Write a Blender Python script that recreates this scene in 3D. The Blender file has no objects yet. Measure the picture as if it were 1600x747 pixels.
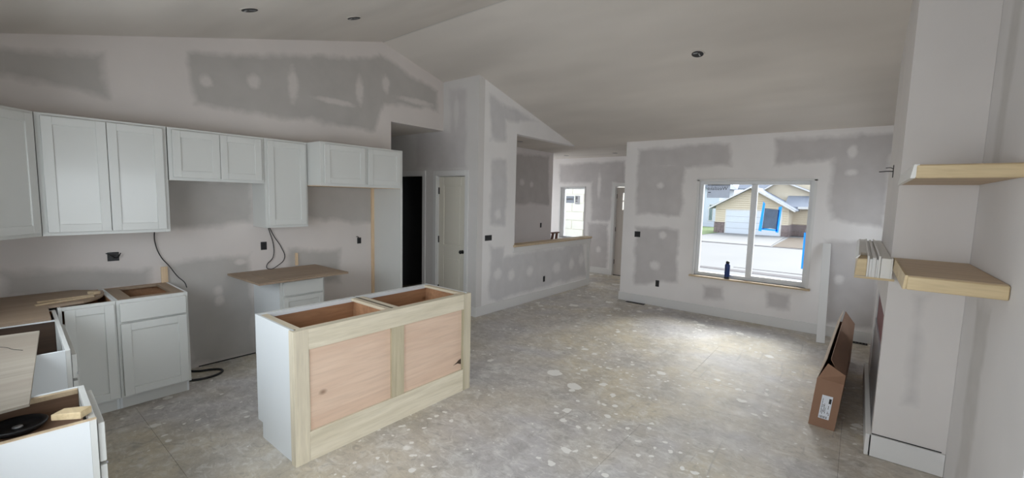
import bpy, bmesh, math, random
from mathutils import Matrix, Vector, Euler
random.seed(7)
scn = bpy.context.scene
COL = scn.collection
PI = math.pi

# ------------------------------------------------------------------ camera
cd = bpy.data.cameras.new('camera')
cam = bpy.data.objects.new('camera', cd); COL.objects.link(cam)
rt = Vector((0.77906717, 0.62644287, 0.02497355)); up = Vector((-0.07957454, 0.05929292, 0.99506394)); fw = Vector((-0.62186995, 0.77720891, -0.09604207))
M = Matrix((rt, up, -fw)).transposed().to_4x4(); M.translation = Vector((0, 0, 1.7316))
cam.matrix_world = M
cd.sensor_width = 36; cd.lens = 676.83 / 1600 * 36; cd.clip_start = 0.05; cd.clip_end = 400
scn.camera = cam

# ------------------------------------------------------------------ world, exposure
w = bpy.data.worlds.new('overcast_sky'); scn.world = w; w.use_nodes = True
nt = w.node_tree; nt.nodes.clear()
bg = nt.nodes.new('ShaderNodeBackground'); wo = nt.nodes.new('ShaderNodeOutputWorld')
tc = nt.nodes.new('ShaderNodeTexCoord'); sp = nt.nodes.new('ShaderNodeSeparateXYZ'); cr = nt.nodes.new('ShaderNodeValToRGB')
nt.links.new(tc.outputs['Generated'], sp.inputs[0]); nt.links.new(sp.outputs['Z'], cr.inputs[0])
cr.color_ramp.elements[0].position = 0.0; cr.color_ramp.elements[0].color = (0.88, 0.93, 1.0, 1)
cr.color_ramp.elements[1].position = 0.8; cr.color_ramp.elements[1].color = (0.84, 0.91, 1.0, 1)
nt.links.new(cr.outputs[0], bg.inputs[0]); bg.inputs[1].default_value = 1.75
nt.links.new(bg.outputs[0], wo.inputs[0])
scn.view_settings.view_transform = 'Standard'; scn.view_settings.look = 'None'
scn.view_settings.gamma = 1; scn.view_settings.use_curve_mapping = False
scn.view_settings.exposure = 0.26
scn.cycles.use_denoising = True
scn.cycles.max_bounces = 12; scn.cycles.diffuse_bounces = 8; scn.cycles.glossy_bounces = 4
scn.cycles.transparent_max_bounces = 12; scn.cycles.sample_clamp_indirect = 6

def portal(name, loc, rot, sx, sy):
    l = bpy.data.lights.new(name, 'AREA'); l.shape = 'RECTANGLE'; l.size = sx; l.size_y = sy
    l.cycles.is_portal = True
    o = bpy.data.objects.new(name, l); COL.objects.link(o); o.location = loc; o.rotation_euler = rot
def daylight(name, loc, rot, sx, sy, watts, col):
    l = bpy.data.lights.new(name, 'AREA'); l.shape = 'RECTANGLE'; l.size = sx; l.size_y = sy; l.energy = watts; l.color = col
    o = bpy.data.objects.new(name, l); COL.objects.link(o); o.location = loc; o.rotation_euler = rot
daylight('patio_door_daylight', (0.72, 1.45, 1.03), (0, PI/2, 0), 2.0, 1.86, 20, (0.93, 0.97, 1.0))
daylight('added_rear_daylight', (-1.2, -0.46, 1.5), (PI/2, 0, 0), 1.45, 1.15, 34, (0.95, 0.97, 1.0))  # added lamp outside an unseen window, brightens the living room side
daylight('added_sink_daylight', (-3.15, -0.46, 1.6), (PI/2, 0, 0), 1.45, 0.95, 22, (0.92, 0.96, 1.0))  # added lamp behind the unseen sink window, lifts faces turned to it
daylight('added_foyer_daylight', (-7.36, 8.5, 1.5), (0, -PI/2, 0), 1.2, .6, 15, (0.95, 0.97, 1.0))  # added lamp outside an unseen foyer opening, brightens the foyer
daylight('added_side_daylight', (0.74, 6.3, 1.47), (0, PI/2, 0), 1.1, .85, 3, (0.95, 0.97, 1.0))  # added lamp outside the hidden side window, brightens the half wall
portal('front_window_portal', (-1.23, 7.19, 1.33), (-PI/2, 0, 0), 1.5, 1.47)
portal('foyer_window_portal', (-5.49, 9.34, 1.4), (-PI/2, 0, 0), 0.7, 1.25)

sl_ = bpy.data.lights.new('hazy_sun', 'SUN'); sl_.energy = 9.0; sl_.angle = math.radians(50); sl_.color = (1.0, 0.985, 0.95)
so = bpy.data.objects.new('hazy_sun', sl_); COL.objects.link(so)
so.rotation_euler = Vector((-0.15, -1.0, -0.62)).to_track_quat('-Z', 'Y').to_euler()

# ------------------------------------------------------------------ materials
class N:
    def __init__(s, name):
        s.m = bpy.data.materials.new(name); s.m.use_nodes = True; s.t = s.m.node_tree; s.t.nodes.clear()
        s.out = s.n('ShaderNodeOutputMaterial'); s.b = s.n('ShaderNodeBsdfPrincipled')
        s.l(s.b.outputs[0], s.out.inputs[0])
    def n(s, t, **k):
        x = s.t.nodes.new(t)
        for a, b in k.items(): setattr(x, a, b)
        return x
    def l(s, a, b): s.t.links.new(a, b)
    def put(s, v, sock):
        if hasattr(v, 'is_output'): s.l(v, sock)
        else: sock.default_value = v
    def math(s, op, a, b=0.0, c=None, clamp=False):
        x = s.n('ShaderNodeMath', operation=op, use_clamp=clamp)
        s.put(a, x.inputs[0]); s.put(b, x.inputs[1])
        if c is not None: s.put(c, x.inputs[2])
        return x.outputs[0]
    def pos(s, obj=False):
        return s.n('ShaderNodeTexCoord').outputs['Object'] if obj else s.n('ShaderNodeNewGeometry').outputs['Position']
    def noise(s, vec, scale, detail=3, rough=0.5, dist=0.0):
        x = s.n('ShaderNodeTexNoise'); s.l(vec, x.inputs['Vector']); x.inputs['Scale'].default_value = scale
        x.inputs['Detail'].default_value = detail; x.inputs['Roughness'].default_value = rough; x.inputs['Distortion'].default_value = dist
        return x.outputs['Fac']
    def ramp(s, f, stops):
        r = s.n('ShaderNodeValToRGB'); s.l(f, r.inputs[0]); e = r.color_ramp.elements
        while len(e) < len(stops): e.new(0.5)
        for i, (p, c) in enumerate(stops):
            e[i].position = p; e[i].color = (*c, 1) if len(c) == 3 else c
        return r.outputs[0]
    def rng(s, f, a, b, c=0.0, d=1.0):
        x = s.n('ShaderNodeMapRange'); x.clamp = True
        s.l(f, x.inputs[0]); x.inputs[1].default_value = a; x.inputs[2].default_value = b; x.inputs[3].default_value = c; x.inputs[4].default_value = d
        return x.outputs[0]
    def mix(s, f, a, b):
        x = s.n('ShaderNodeMix', data_type='RGBA')
        s.put(f, x.inputs[0])
        for v, i in ((a, 6), (b, 7)):
            if hasattr(v, 'is_output'): s.l(v, x.inputs[i])
            else: x.inputs[i].default_value = (*v, 1)
        return x.outputs[2]
    def mapping(s, vec, sc=(1, 1, 1), rot=(0, 0, 0)):
        x = s.n('ShaderNodeMapping'); s.l(vec, x.inputs[0]); x.inputs['Scale'].default_value = sc; x.inputs['Rotation'].default_value = rot
        return x.outputs[0]
    def bump(s, h, strength=0.2, dist=0.002):
        x = s.n('ShaderNodeBump'); s.l(h, x.inputs['Height']); x.inputs['Strength'].default_value = strength; x.inputs['Distance'].default_value = dist
        s.l(x.outputs[0], s.b.inputs['Normal'])
    def fin(s, col, rough=0.6, metal=0.0):
        if hasattr(col, 'is_output'): s.l(col, s.b.inputs['Base Color'])
        else: s.b.inputs['Base Color'].default_value = (*col, 1)
        s.put(rough, s.b.inputs['Roughness']); s.b.inputs['Metallic'].default_value = metal
        return s.m

def plain(name, col, rough=0.5, var=0.06, scale=8, metal=0.0, bump=0.0, bscale=150):
    n = N(name); p = n.pos(True); f = n.noise(p, scale, 4)
    c = n.mix(f, tuple(x * (1 - var) for x in col), tuple(min(1, x * (1 + var)) for x in col))
    if bump: n.bump(n.noise(p, bscale, 2), bump, 0.001)
    return n.fin(c, rough, metal)

def poly_mask(n, u, v, poly, soft, jit):
    """1 inside the convex polygon, 0 outside, wobbling soft edge"""
    area = sum(poly[i][0]*poly[(i+1) % len(poly)][1] - poly[(i+1) % len(poly)][0]*poly[i][1] for i in range(len(poly)))
    if area < 0: poly = poly[::-1]
    d = None
    for i in range(len(poly)):
        (x0, y0), (x1, y1) = poly[i], poly[(i+1) % len(poly)]
        L = math.hypot(x1-x0, y1-y0); nx, ny = (y1-y0)/L, -(x1-x0)/L; c = nx*x0 + ny*y0
        e = n.math('MULTIPLY_ADD', u, nx, n.math('MULTIPLY_ADD', v, ny, -c))
        d = e if d is None else n.math('MAXIMUM', d, e)
    d = n.math('ADD', d, jit)
    return n.rng(d, -soft, soft, 1, 0)

BASE = (0.85, 0.825, 0.815); PAPER = (0.585, 0.56, 0.555)
def drywall(name, axis, polys=(), spots=(), base=BASE, paper=PAPER):
    """taped drywall: pale joint compound, darker bare paper patches, mud dabs"""
    n = N(name); p = n.pos()
    s = n.n('ShaderNodeSeparateXYZ'); n.l(p, s.inputs[0])
    u = s.outputs['Y' if axis == 'x' else 'X']; v = s.outputs['Z']
    big = n.noise(p, 2.2, 3); fine = n.noise(p, 14, 4, 0.6)
    c = n.mix(big, tuple(x*0.93 for x in base), tuple(x*1.06 for x in base))
    jit = n.math('ADD', n.math('MULTIPLY_ADD', fine, 0.05, -0.025), n.math('MULTIPLY_ADD', n.noise(p, 3.0, 2), 0.14, -0.07))
    m = None
    for P in polys:
        k = poly_mask(n, u, v, P, 0.035, jit); m = k if m is None else n.math('MAXIMUM', m, k)
    if m is not None:
        pc = n.mix(n.noise(p, 5, 4), tuple(x*0.9 for x in paper), tuple(x*1.12 for x in paper))
        c = n.mix(m, c, pc)
    ms = None
    for (a, b, ru, rv) in spots:
        du = n.math('DIVIDE', n.math('SUBTRACT', u, a), ru); dv = n.math('DIVIDE', n.math('SUBTRACT', v, b), rv)
        r = n.math('SQRT', n.math('ADD', n.math('MULTIPLY', du, du), n.math('MULTIPLY', dv, dv)))
        r = n.math('ADD', r, n.math('MULTIPLY_ADD', fine, 1.0, -0.5)); k = n.rng(r, 0.55, 1.25, 0.7, 0)
        ms = k if ms is None else n.math('MAXIMUM', ms, k)
    if ms is not None: c = n.mix(ms, c, tuple(x*1.02 for x in base))
    n.bump(n.noise(p, 60, 3), 0.08, 0.002)
    return n.fin(c, 0.85)

def wood(name, c0, c1, axis='x', rough=0.55, dark=None, scale=1.0, knots=False):
    """axis = the grain's direction in object space"""
    n = N(name); p = n.pos(True)
    st = {'x': (0.35, 5, 5), 'y': (5, 0.35, 5), 'z': (5, 5, 0.35)}[axis]
    q = n.mapping(p, tuple(a*scale for a in st))
    f = n.noise(q, 2.5, 5, 0.6, 1.2); g = n.noise(q, 14, 3, 0.6, 0.3)
    c = n.mix(n.rng(f, 0.3, 0.7), c0, c1)
    c = n.mix(n.rng(g, 0.45, 0.75, 0, 0.35), c, tuple(x*0.72 for x in c0))
    if dark: c = n.mix(n.rng(n.noise(q, 0.9, 2, 0.5, 0.8), 0.54, 0.68, 0, 0.8), c, dark)
    if knots:
        vv = n.n('ShaderNodeTexVoronoi'); n.l(n.mapping(p, (1.6, 2.2, 3.4)), vv.inputs['Vector']); vv.inputs['Scale'].default_value = 1.1
        c = n.mix(n.rng(vv.outputs['Distance'], 0.02, 0.09, 0.8, 0), c, (0.16, 0.07, 0.03))
    n.bump(g, 0.1, 0.001)
    return n.fin(c, rough)

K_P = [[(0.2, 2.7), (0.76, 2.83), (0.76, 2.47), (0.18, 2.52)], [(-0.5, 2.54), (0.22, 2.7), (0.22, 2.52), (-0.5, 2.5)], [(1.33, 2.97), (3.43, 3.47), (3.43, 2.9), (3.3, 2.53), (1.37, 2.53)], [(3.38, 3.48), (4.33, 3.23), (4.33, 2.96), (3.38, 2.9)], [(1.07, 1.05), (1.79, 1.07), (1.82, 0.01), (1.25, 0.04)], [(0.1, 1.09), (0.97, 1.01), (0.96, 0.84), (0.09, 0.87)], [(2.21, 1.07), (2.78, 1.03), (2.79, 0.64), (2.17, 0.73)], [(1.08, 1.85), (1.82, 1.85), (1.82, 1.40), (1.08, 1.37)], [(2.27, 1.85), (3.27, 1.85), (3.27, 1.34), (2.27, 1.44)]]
K_S = [(1.46, 2.75, 0.052, 0.059), (1.88, 2.84, 0.061, 0.076), (2.27, 2.89, 0.055, 0.177), (3.08, 3.0, 0.053, 0.169), (3.46, 3.15, 0.059, 0.113), (2.77, 2.80, 0.25, 0.035), (3.95, 3.02, 0.30, 0.04), (1.49, 0.73, 0.044, 0.052), (1.5, 0.63, 0.045, 0.052), (1.7, 1.0, .06, .03)]
C_P = [[(-4.79, 3.25), (-4.45, 3.24), (-4.43, 2.13), (-4.77, 2.14)], [(-5.55, 2.73), (-4.44, 2.65), (-4.43, 2.13), (-5.55, 2.16)]]
C_S = [(-4.65, 2.93, 0.053, 0.226)]
A_P = [[(4.68, 3.16), (5.05, 3.07), (5.06, 2.55), (4.7, 2.53)], [(4.96, 3.11), (5.7, 2.96), (5.18, 2.87), (4.97, 2.84)], [(4.74, 2.26), (5.08, 2.29), (5.09, 1.3), (4.74, 1.33)], [(5.03, 0.83), (7.52, 0.84), (7.65, 0.21), (4.98, 0.17)], [(4.75, 1.0), (5.07, 0.98), (5.07, 0.13), (4.74, 0.19)]]
A_S = [(4.93, 0.57, 0.091, 0.089), (5.26, 0.51, 0.082, 0.093), (5.75, 0.52, 0.091, 0.087), (6.57, 0.48, 0.13, 0.106), (7.09, 0.5, 0.095, 0.112), (7.45, 0.55, 0.102, 0.128), (4.91, 1.47, 0.074, 0.076)]
D_P = [[(-2.96, 2.57), (-1.57, 2.6), (-1.55, 2.28), (-2.95, 2.25)], [(-2.96, 2.35), (-2.2, 2.33), (-2.21, 1.48), (-2.95, 1.5)], [(-0.99, 2.62), (0.24, 2.61), (0.25, 2.37), (-0.97, 2.28)], [(-0.36, 2.6), (0.23, 2.6), (0.23, 1.48), (-0.3, 1.53)], [(-2.94, 1.27), (-2.22, 1.29), (-2.21, 0.45), (-2.93, 0.29)], [(-1.82, 0.46), (-1.52, 0.47), (-1.51, 0.28), (-1.78, 0.26)], [(-0.94, 0.49), (-0.66, 0.49), (-0.67, 0.27), (-0.93, 0.26)], [(-0.33, 1.27), (0.22, 1.28), (0.25, 0.19), (-0.24, 0.17)]]
D_S = [(-2.56, 1.98, 0.063, 0.051), (-2.58, 0.67, 0.085, 0.074), (-2.48, 1.18, 0.063, 0.062), (-0.14, 2.41, 0.051, 0.08), (-0.13, 2.15, 0.064, 0.041), (-0.15, 0.77, 0.052, 0.067)]
E_P = [[(-5.88, 2.55), (-4.18, 2.59), (-4.16, 2.12), (-5.86, 2.13)], [(-4.97, 2.2), (-4.44, 2.2), (-4.44, 1.25), (-4.94, 1.22)], [(-5.04, 1.17), (-4.5, 1.17), (-4.49, 0.06), (-4.96, 0.07)]]
E_S = [(-4.78, 2.05, 0.049, 0.296), (-4.73, 0.56, 0.066, 0.075)]
S_P = [[(6.4, 2.56), (7.78, 2.61), (7.84, 1.59), (6.4, 1.61)]]
S_S = [(6.86, 2.03, 0.084, 0.063), (7.18, 2.0, 0.066, 0.065)]
R_P = [[(3.35, 3.2), (3.55, 3.2), (3.6, 1.9), (3.42, 1.9)], [(3.2, 1.2), (3.5, 1.2), (3.5, 0.1), (3.2, 0.1)]]
F_P = [[(0.33, 1.15), (0.36, 1.15), (0.37, 0.45), (0.35, 0.45)]]

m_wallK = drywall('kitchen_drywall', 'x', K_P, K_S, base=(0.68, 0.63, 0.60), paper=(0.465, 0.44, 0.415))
m_wallC = drywall('hall_drywall', 'y', C_P, C_S, base=(0.68, 0.66, 0.645))
m_wallA = drywall('half_wall_drywall', 'x', A_P, A_S, base=(0.84, 0.825, 0.82), paper=(0.64, 0.63, 0.635))
m_wallD = drywall('front_wall_drywall', 'y', D_P, D_S)
m_wallE = drywall('foyer_drywall', 'y', E_P, E_S)
m_wallS = drywall('stair_drywall', 'x', S_P, S_S, base=(0.78, 0.745, 0.745), paper=(0.54, 0.515, 0.51))
m_wallR = drywall('right_drywall', 'x', R_P, base=(0.72, 0.705, 0.70), paper=(0.60, 0.585, 0.57))
m_wallF = drywall('chase_drywall', 'y', F_P, base=(0.70, 0.67, 0.65), paper=(0.56, 0.54, 0.53))
m_wall = drywall('plain_drywall', 'x')
m_roomdark = plain('unlit_room_wall', (0.10, 0.10, 0.105), 0.8)  # dark colour stands in for the shade of the unlit room
def ceiling_mat():
    n = N('ceiling_drywall'); p = n.pos()
    f = n.noise(n.mapping(p, (0.5, 1.6, 1)), 1.2, 2)
    c = n.mix(n.rng(f, 0.35, 0.65), (0.61, 0.57, 0.525), (0.69, 0.645, 0.595))
    s = n.n('ShaderNodeSeparateXYZ'); n.l(p, s.inputs[0])
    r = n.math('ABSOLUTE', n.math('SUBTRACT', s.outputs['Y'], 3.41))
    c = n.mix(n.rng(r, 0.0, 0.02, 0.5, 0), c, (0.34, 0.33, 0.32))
    n.bump(n.noise(p, 45, 4, 0.7), 0.2, 0.004)
    return n.fin(c, 0.9)
m_ceil = ceiling_mat()
def floor_mat():
    n = N('subfloor_sheet'); p = n.pos()
    a = n.noise(p, 0.7, 3, 0.55, 0.4); b = n.noise(n.mapping(p, (1.4, 0.9, 1)), 2.4, 5, 0.65)
    c = n.mix(n.rng(a, 0.40, 0.60), (0.52, 0.495, 0.495), (0.595, 0.525, 0.405))
    c = n.mix(n.rng(b, 0.42, 0.72, 0, 0.6), c, (0.30, 0.28, 0.26))
    # strand texture
    sv = n.n('ShaderNodeTexVoronoi'); n.l(n.mapping(p, (16, 42, 1), (0, 0, 0.4)), sv.inputs['Vector']); sv.inputs['Scale'].default_value = 1.0
    c = n.mix(n.rng(sv.outputs['Color'], 0.0, 1.0, 0, 0.10), c, (0.22, 0.19, 0.13))
    # mud film
    d = n.noise(p, 6, 6, 0.7, 0.5)
    c = n.mix(n.rng(d, 0.50, 0.66, 0, 0.6), c, (0.70, 0.685, 0.65))
    d2 = n.noise(n.mapping(p, (1, 1.6, 1), (0, 0, 0.5)), 11, 6, 0.75, 1.0)
    c = n.mix(n.rng(d2, 0.53, 0.64, 0, 0.55), c, (0.74, 0.72, 0.68))
    c = n.mix(n.rng(d2, 0.36, 0.46, 0.45, 0), c, (0.27, 0.25, 0.225))
    # drops of joint compound, clustered
    cl = n.rng(n.noise(p, 0.9, 2), 0.36, 0.56)
    wob = n.n('ShaderNodeVectorMath', operation='ADD'); n.l(p, wob.inputs[0])
    nc = n.n('ShaderNodeTexNoise'); n.l(p, nc.inputs['Vector']); nc.inputs['Scale'].default_value = 9; nc.inputs['Detail'].default_value = 3
    sc = n.n('ShaderNodeVectorMath', operation='SCALE'); n.l(nc.outputs['Color'], sc.inputs[0]); sc.inputs['Scale'].default_value = 0.09
    n.l(sc.outputs[0], wob.inputs[1])
    for scale, hi in ((6.5, 0.34), (14, 0.38), (3.2, 0.30)):
        v = n.n('ShaderNodeTexVoronoi'); n.l(wob.outputs[0], v.inputs['Vector']); v.inputs['Scale'].default_value = scale
        sr = n.n('ShaderNodeSeparateColor'); n.l(v.outputs['Color'], sr.inputs[0])
        th = n.math('MULTIPLY', n.math('MULTIPLY', n.rng(sr.outputs[0], 0.45, 1.0), hi), cl)
        k = n.rng(n.math('SUBTRACT', v.outputs['Distance'], th), -0.03, 0.0, 0.92, 0)
        c = n.mix(k, c, (0.80, 0.78, 0.74))
    # scuffs
    e = n.noise(n.mapping(p, (9, 0.7, 1), (0, 0, 0.9)), 2.0, 4, 0.6, 0.6)
    c = n.mix(n.rng(e, 0.64, 0.72, 0, 0.35), c, (0.20, 0.19, 0.19))
    n.bump(d, 0.25, 0.003)
    return n.fin(c, n.rng(d, 0.3, 0.7, 0.55, 0.75))
m_floor = floor_mat()
def white_paint(name, col, rough, var=0.03):
    n = N(name); p = n.pos(True)
    c = n.mix(n.noise(p, 3, 3), tuple(x*(1-var) for x in col), col)
    c = n.mix(n.rng(n.noise(p, 11, 4, 0.6), 0.70, 0.82, 0, 0.3), c, (0.45, 0.43, 0.40))
    n.b.inputs['Coat Weight'].default_value = 0.0
    return n.fin(c, rough)
m_cab = white_paint('cabinet_paint', (0.645, 0.65, 0.625), 0.30)
m_cabp = white_paint('cabinet_panel_paint', (0.645, 0.65, 0.625), 0.14)
m_side = white_paint('cabinet_side', (0.74, 0.77, 0.785), 0.40)
m_trim = white_paint('primed_trim', (0.74, 0.735, 0.725), 0.45)
m_prime = white_paint('white_primer', (0.78, 0.77, 0.74), 0.5)
m_door = white_paint('ivory_door', (0.74, 0.71, 0.62), 0.4)
m_fdoor = white_paint('greige_door', (0.60, 0.55, 0.50), 0.45)
m_vinyl = plain('white_vinyl', (0.72, 0.73, 0.74), 0.35, 0.02)
m_pop_z = wood('poplar_upright', (0.595, 0.525, 0.405), (0.72, 0.65, 0.50), 'z', dark=(0.40, 0.36, 0.24))
m_pop_g = wood('greenish_poplar', (0.44, 0.38, 0.26), (0.58, 0.51, 0.36), 'z')
m_pop_y = wood('poplar_rail', (0.62, 0.55, 0.41), (0.76, 0.69, 0.55), 'y', dark=(0.45, 0.39, 0.27))
m_pop_x = wood('poplar_crosswise', (0.58, 0.50, 0.37), (0.70, 0.62, 0.47), 'x')
m_ply = wood('maple_plywood', (0.66, 0.47, 0.35), (0.76, 0.58, 0.45), 'y', knots=True, scale=0.7)
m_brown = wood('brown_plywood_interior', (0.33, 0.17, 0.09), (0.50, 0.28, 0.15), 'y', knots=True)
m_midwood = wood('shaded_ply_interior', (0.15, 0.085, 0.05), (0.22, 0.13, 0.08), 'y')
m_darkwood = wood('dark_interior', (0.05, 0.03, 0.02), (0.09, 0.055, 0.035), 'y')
m_rail = wood('stained_rail', (0.13, 0.06, 0.045), (0.19, 0.09, 0.06), 'x')
m_oak = wood('bare_oak', (0.50, 0.38, 0.24), (0.64, 0.51, 0.35), 'x')
m_oak_y = wood('bare_oak_shelf', (0.47, 0.35, 0.23), (0.60, 0.47, 0.32), 'x')
m_oak_end = wood('oak_end', (0.55, 0.42, 0.24), (0.72, 0.58, 0.36), 'x')
m_part = wood('particle_board', (0.29, 0.21, 0.145), (0.37, 0.275, 0.195), 'y', scale=0.5)
m_panel = wood('pale_veined_panel', (0.32, 0.28, 0.225), (0.44, 0.39, 0.325), 'y', dark=(0.30, 0.25, 0.20), scale=0.6)
m_pine = wood('pine', (0.66, 0.47, 0.29), (0.80, 0.62, 0.42), 'z')
m_black = plain('black_plastic', (0.012, 0.012, 0.014), 0.45)
m_dark = plain('dark_recess', (0.02, 0.018, 0.017), 0.8)
m_metal = plain('galvanised_metal', (0.45, 0.46, 0.48), 0.35, metal=0.8)
m_hinge = plain('black_hinge', (0.02, 0.02, 0.02), 0.4, metal=0.5)
m_gray = plain('grey_metal', (0.30, 0.31, 0.33), 0.45, metal=0.3)
m_red = plain('dark_red', (0.16, 0.03, 0.025), 0.6)
def cardboard(name, col):
    n = N(name); p = n.pos(True)
    wv = n.n('ShaderNodeTexWave'); n.l(p, wv.inputs['Vector']); wv.inputs['Scale'].default_value = 55; wv.inputs['Distortion'].default_value = 0.5
    c = n.mix(n.noise(p, 5, 4), tuple(x*0.85 for x in col), tuple(x*1.1 for x in col))
    n.bump(wv.outputs['Fac'], 0.12, 0.001)
    return n.fin(c, 0.8)
m_card = cardboard('brown_cardboard', (0.29, 0.165, 0.105))
m_card2 = cardboard('lit_cardboard', (0.55, 0.45, 0.36))  # same cardboard, lightened for the light falling on the left flap
m_bottle = plain('blue_bottle', (0.01, 0.035, 0.16), 0.3, 0.1)
m_paper = plain('white_label', (0.75, 0.78, 0.84), 0.5, 0.03)
def film(name, col, tr=0.45, var=0.1):
    n = N(name); n.t.nodes.remove(n.b); p = n.pos(True)
    c = n.mix(n.noise(p, 14, 4), tuple(x*(1-var) for x in col), tuple(min(1, x*(1+var)) for x in col))
    a = n.n('ShaderNodeBsdfDiffuse'); b = n.n('ShaderNodeBsdfTranslucent'); t = n.n('ShaderNodeBsdfTransparent')
    n.l(c, a.inputs[0]); n.l(c, b.inputs[0]); n.l(c, t.inputs[0])
    m1 = n.n('ShaderNodeMixShader'); m1.inputs[0].default_value = 0.7; n.l(a.outputs[0], m1.inputs[1]); n.l(b.outputs[0], m1.inputs[2])
    m2 = n.n('ShaderNodeMixShader'); m2.inputs[0].default_value = tr; n.l(m1.outputs[0], m2.inputs[1]); n.l(t.outputs[0], m2.inputs[2])
    n.l(m2.outputs[0], n.out.inputs[0]); return n.m
m_tape = film('blue_painter_tape', (0.14, 0.46, 0.85), 0.25)
m_sheet = film('grey_sheet', (0.24, 0.28, 0.34), 0.25, 0.2)
m_stick = film('grey_window_label', (0.40, 0.42, 0.46), 0.3)
def glass_mat():
    n = N('window_glass'); n.t.nodes.remove(n.b)
    t = n.n('ShaderNodeBsdfTransparent'); t.inputs[0].default_value = (0.95, 0.97, 0.98, 1)
    g = n.n('ShaderNodeBsdfGlossy'); g.inputs['Roughness'].default_value = 0.02
    mx = n.n('ShaderNodeMixShader'); fr = n.n('ShaderNodeFresnel'); fr.inputs[0].default_value = 1.12
    n.l(fr.outputs[0], mx.inputs[0]); n.l(t.outputs[0], mx.inputs[1]); n.l(g.outputs[0], mx.inputs[2]); n.l(mx.outputs[0], n.out.inputs[0])
    return n.m
m_glass = glass_mat()
m_darkglass = plain('firebox_glass', (0.02, 0.015, 0.015), 0.08)
# outside
m_conc = plain('pale_concrete', (0.24, 0.236, 0.236), 0.85, 0.08, 0.8)
m_street = plain('street_concrete', (0.215, 0.212, 0.215), 0.85, 0.08, 0.6)
m_curb = plain('dirty_gutter', (0.13, 0.12, 0.125), 0.9, 0.2, 2)
m_mulch = plain('brown_dirt', (0.13, 0.105, 0.085), 0.9, 0.3, 3)
m_grass = plain('dull_grass', (0.17, 0.22, 0.11), 0.9, 0.3, 2)
m_siding = plain('tan_siding', (0.68, 0.59, 0.45), 0.7, 0.05, 2)
m_siding2 = plain('cream_siding', (0.84, 0.81, 0.71), 0.7, 0.03, 2)
m_wsiding = plain('white_siding', (0.62, 0.68, 0.76), 0.7, 0.04, 2)
m_wtrim = plain('house_trim', (0.72, 0.71, 0.70), 0.6, 0.03)
m_gdoor = plain('garage_door_paint', (0.72, 0.76, 0.82), 0.5, 0.02)
m_shin = plain('grey_shingles', (0.24, 0.26, 0.31), 0.85, 0.25, 6)
m_stone = plain('brown_stone', (0.24, 0.185, 0.18), 0.85, 0.4, 5)
m_hwin = plain('house_window_glass', (0.16, 0.22, 0.22), 0.1, 0.2)
m_evergreen = plain('hedge_green', (0.05, 0.08, 0.06), 0.9, 0.5, 1)

for m_ in (m_conc, m_street, m_curb, m_mulch, m_grass, m_shin):
    m_.node_tree.nodes['Principled BSDF'].inputs['Specular IOR Level'].default_value = 0.08
m_floor.node_tree.nodes['Principled BSDF'].inputs['Specular IOR Level'].default_value = 0.4

# ------------------------------------------------------------------ mesh helpers
class MB:
    def __init__(s): s.v = []; s.f = []
    def box(s, x0, x1, y0, y1, z0, z1, M=None):
        if x0 > x1: x0, x1 = x1, x0
        if y0 > y1: y0, y1 = y1, y0
        if z0 > z1: z0, z1 = z1, z0
        b = len(s.v); P = [(x, y, z) for z in (z0, z1) for (x, y) in ((x0, y0), (x1, y0), (x1, y1), (x0, y1))]
        if M: P = [tuple(M @ Vector(q)) for q in P]
        s.v += P
        s.f += [tuple(b+i for i in q) for q in ((3, 2, 1, 0), (4, 5, 6, 7), (0, 1, 5, 4), (1, 2, 6, 5), (2, 3, 7, 6), (3, 0, 4, 7))]
        return s
    def hexa(s, bot, top):
        b = len(s.v); s.v += list(bot) + list(top)
        s.f += [tuple(b+i for i in q) for q in ((3, 2, 1, 0), (4, 5, 6, 7), (0, 1, 5, 4), (1, 2, 6, 5), (2, 3, 7, 6), (3, 0, 4, 7))]
        return s
    def prism(s, poly, axis, a, b_):
        """polygon in the two other axes, extruded along axis from a to b_"""
        b = len(s.v); n = len(poly)
        def P(t, u, v): return {'x': (t, u, v), 'y': (u, t, v), 'z': (u, v, t)}[axis]
        s.v += [P(a, u, v) for u, v in poly] + [P(b_, u, v) for u, v in poly]
        s.f += [tuple(b+i for i in range(n))[::-1], tuple(b+n+i for i in range(n))]
        s.f += [(b+i, b+(i+1) % n, b+n+(i+1) % n, b+n+i) for i in range(n)]
        return s
    def lathe(s, prof, c=(0, 0, 0), seg=24, M=None):
        b = len(s.v); n = len(prof)
        for i in range(seg):
            a = 2*PI*i/seg
            for r, z in prof:
                q = Vector((c[0]+r*math.cos(a), c[1]+r*math.sin(a), c[2]+z)); s.v.append(tuple(M @ q) if M else tuple(q))
        for i in range(seg):
            j = (i+1) % seg
            for k in range(n-1): s.f.append((b+i*n+k, b+j*n+k, b+j*n+k+1, b+i*n+k+1))
        s.f.append(tuple(b+i*n for i in range(seg))[::-1]); s.f.append(tuple(b+i*n+n-1 for i in range(seg)))
        return s
    def build(s, name, m, parent=None, bev=0.0, smooth=False, solid=0.0):
        me = bpy.data.meshes.new(name); me.from_pydata(s.v, [], s.f); me.update()
        bm = bmesh.new(); bm.from_mesh(me); bmesh.ops.recalc_face_normals(bm, faces=bm.faces[:]); bm.to_mesh(me); bm.free()
        me.materials.append(m)
        if smooth:
            for p in me.polygons: p.use_smooth = True
        o = bpy.data.objects.new(name, me); COL.objects.link(o)
        if parent: o.parent = parent
        if bev:
            b = o.modifiers.new('bevel', 'BEVEL'); b.width = bev; b.segments = 1; b.limit_method = 'ANGLE'
        return o
def tag(o, label, cat, group=None):
    o['label'] = label; o['category'] = cat
    if group: o['group'] = group
    return o
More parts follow.
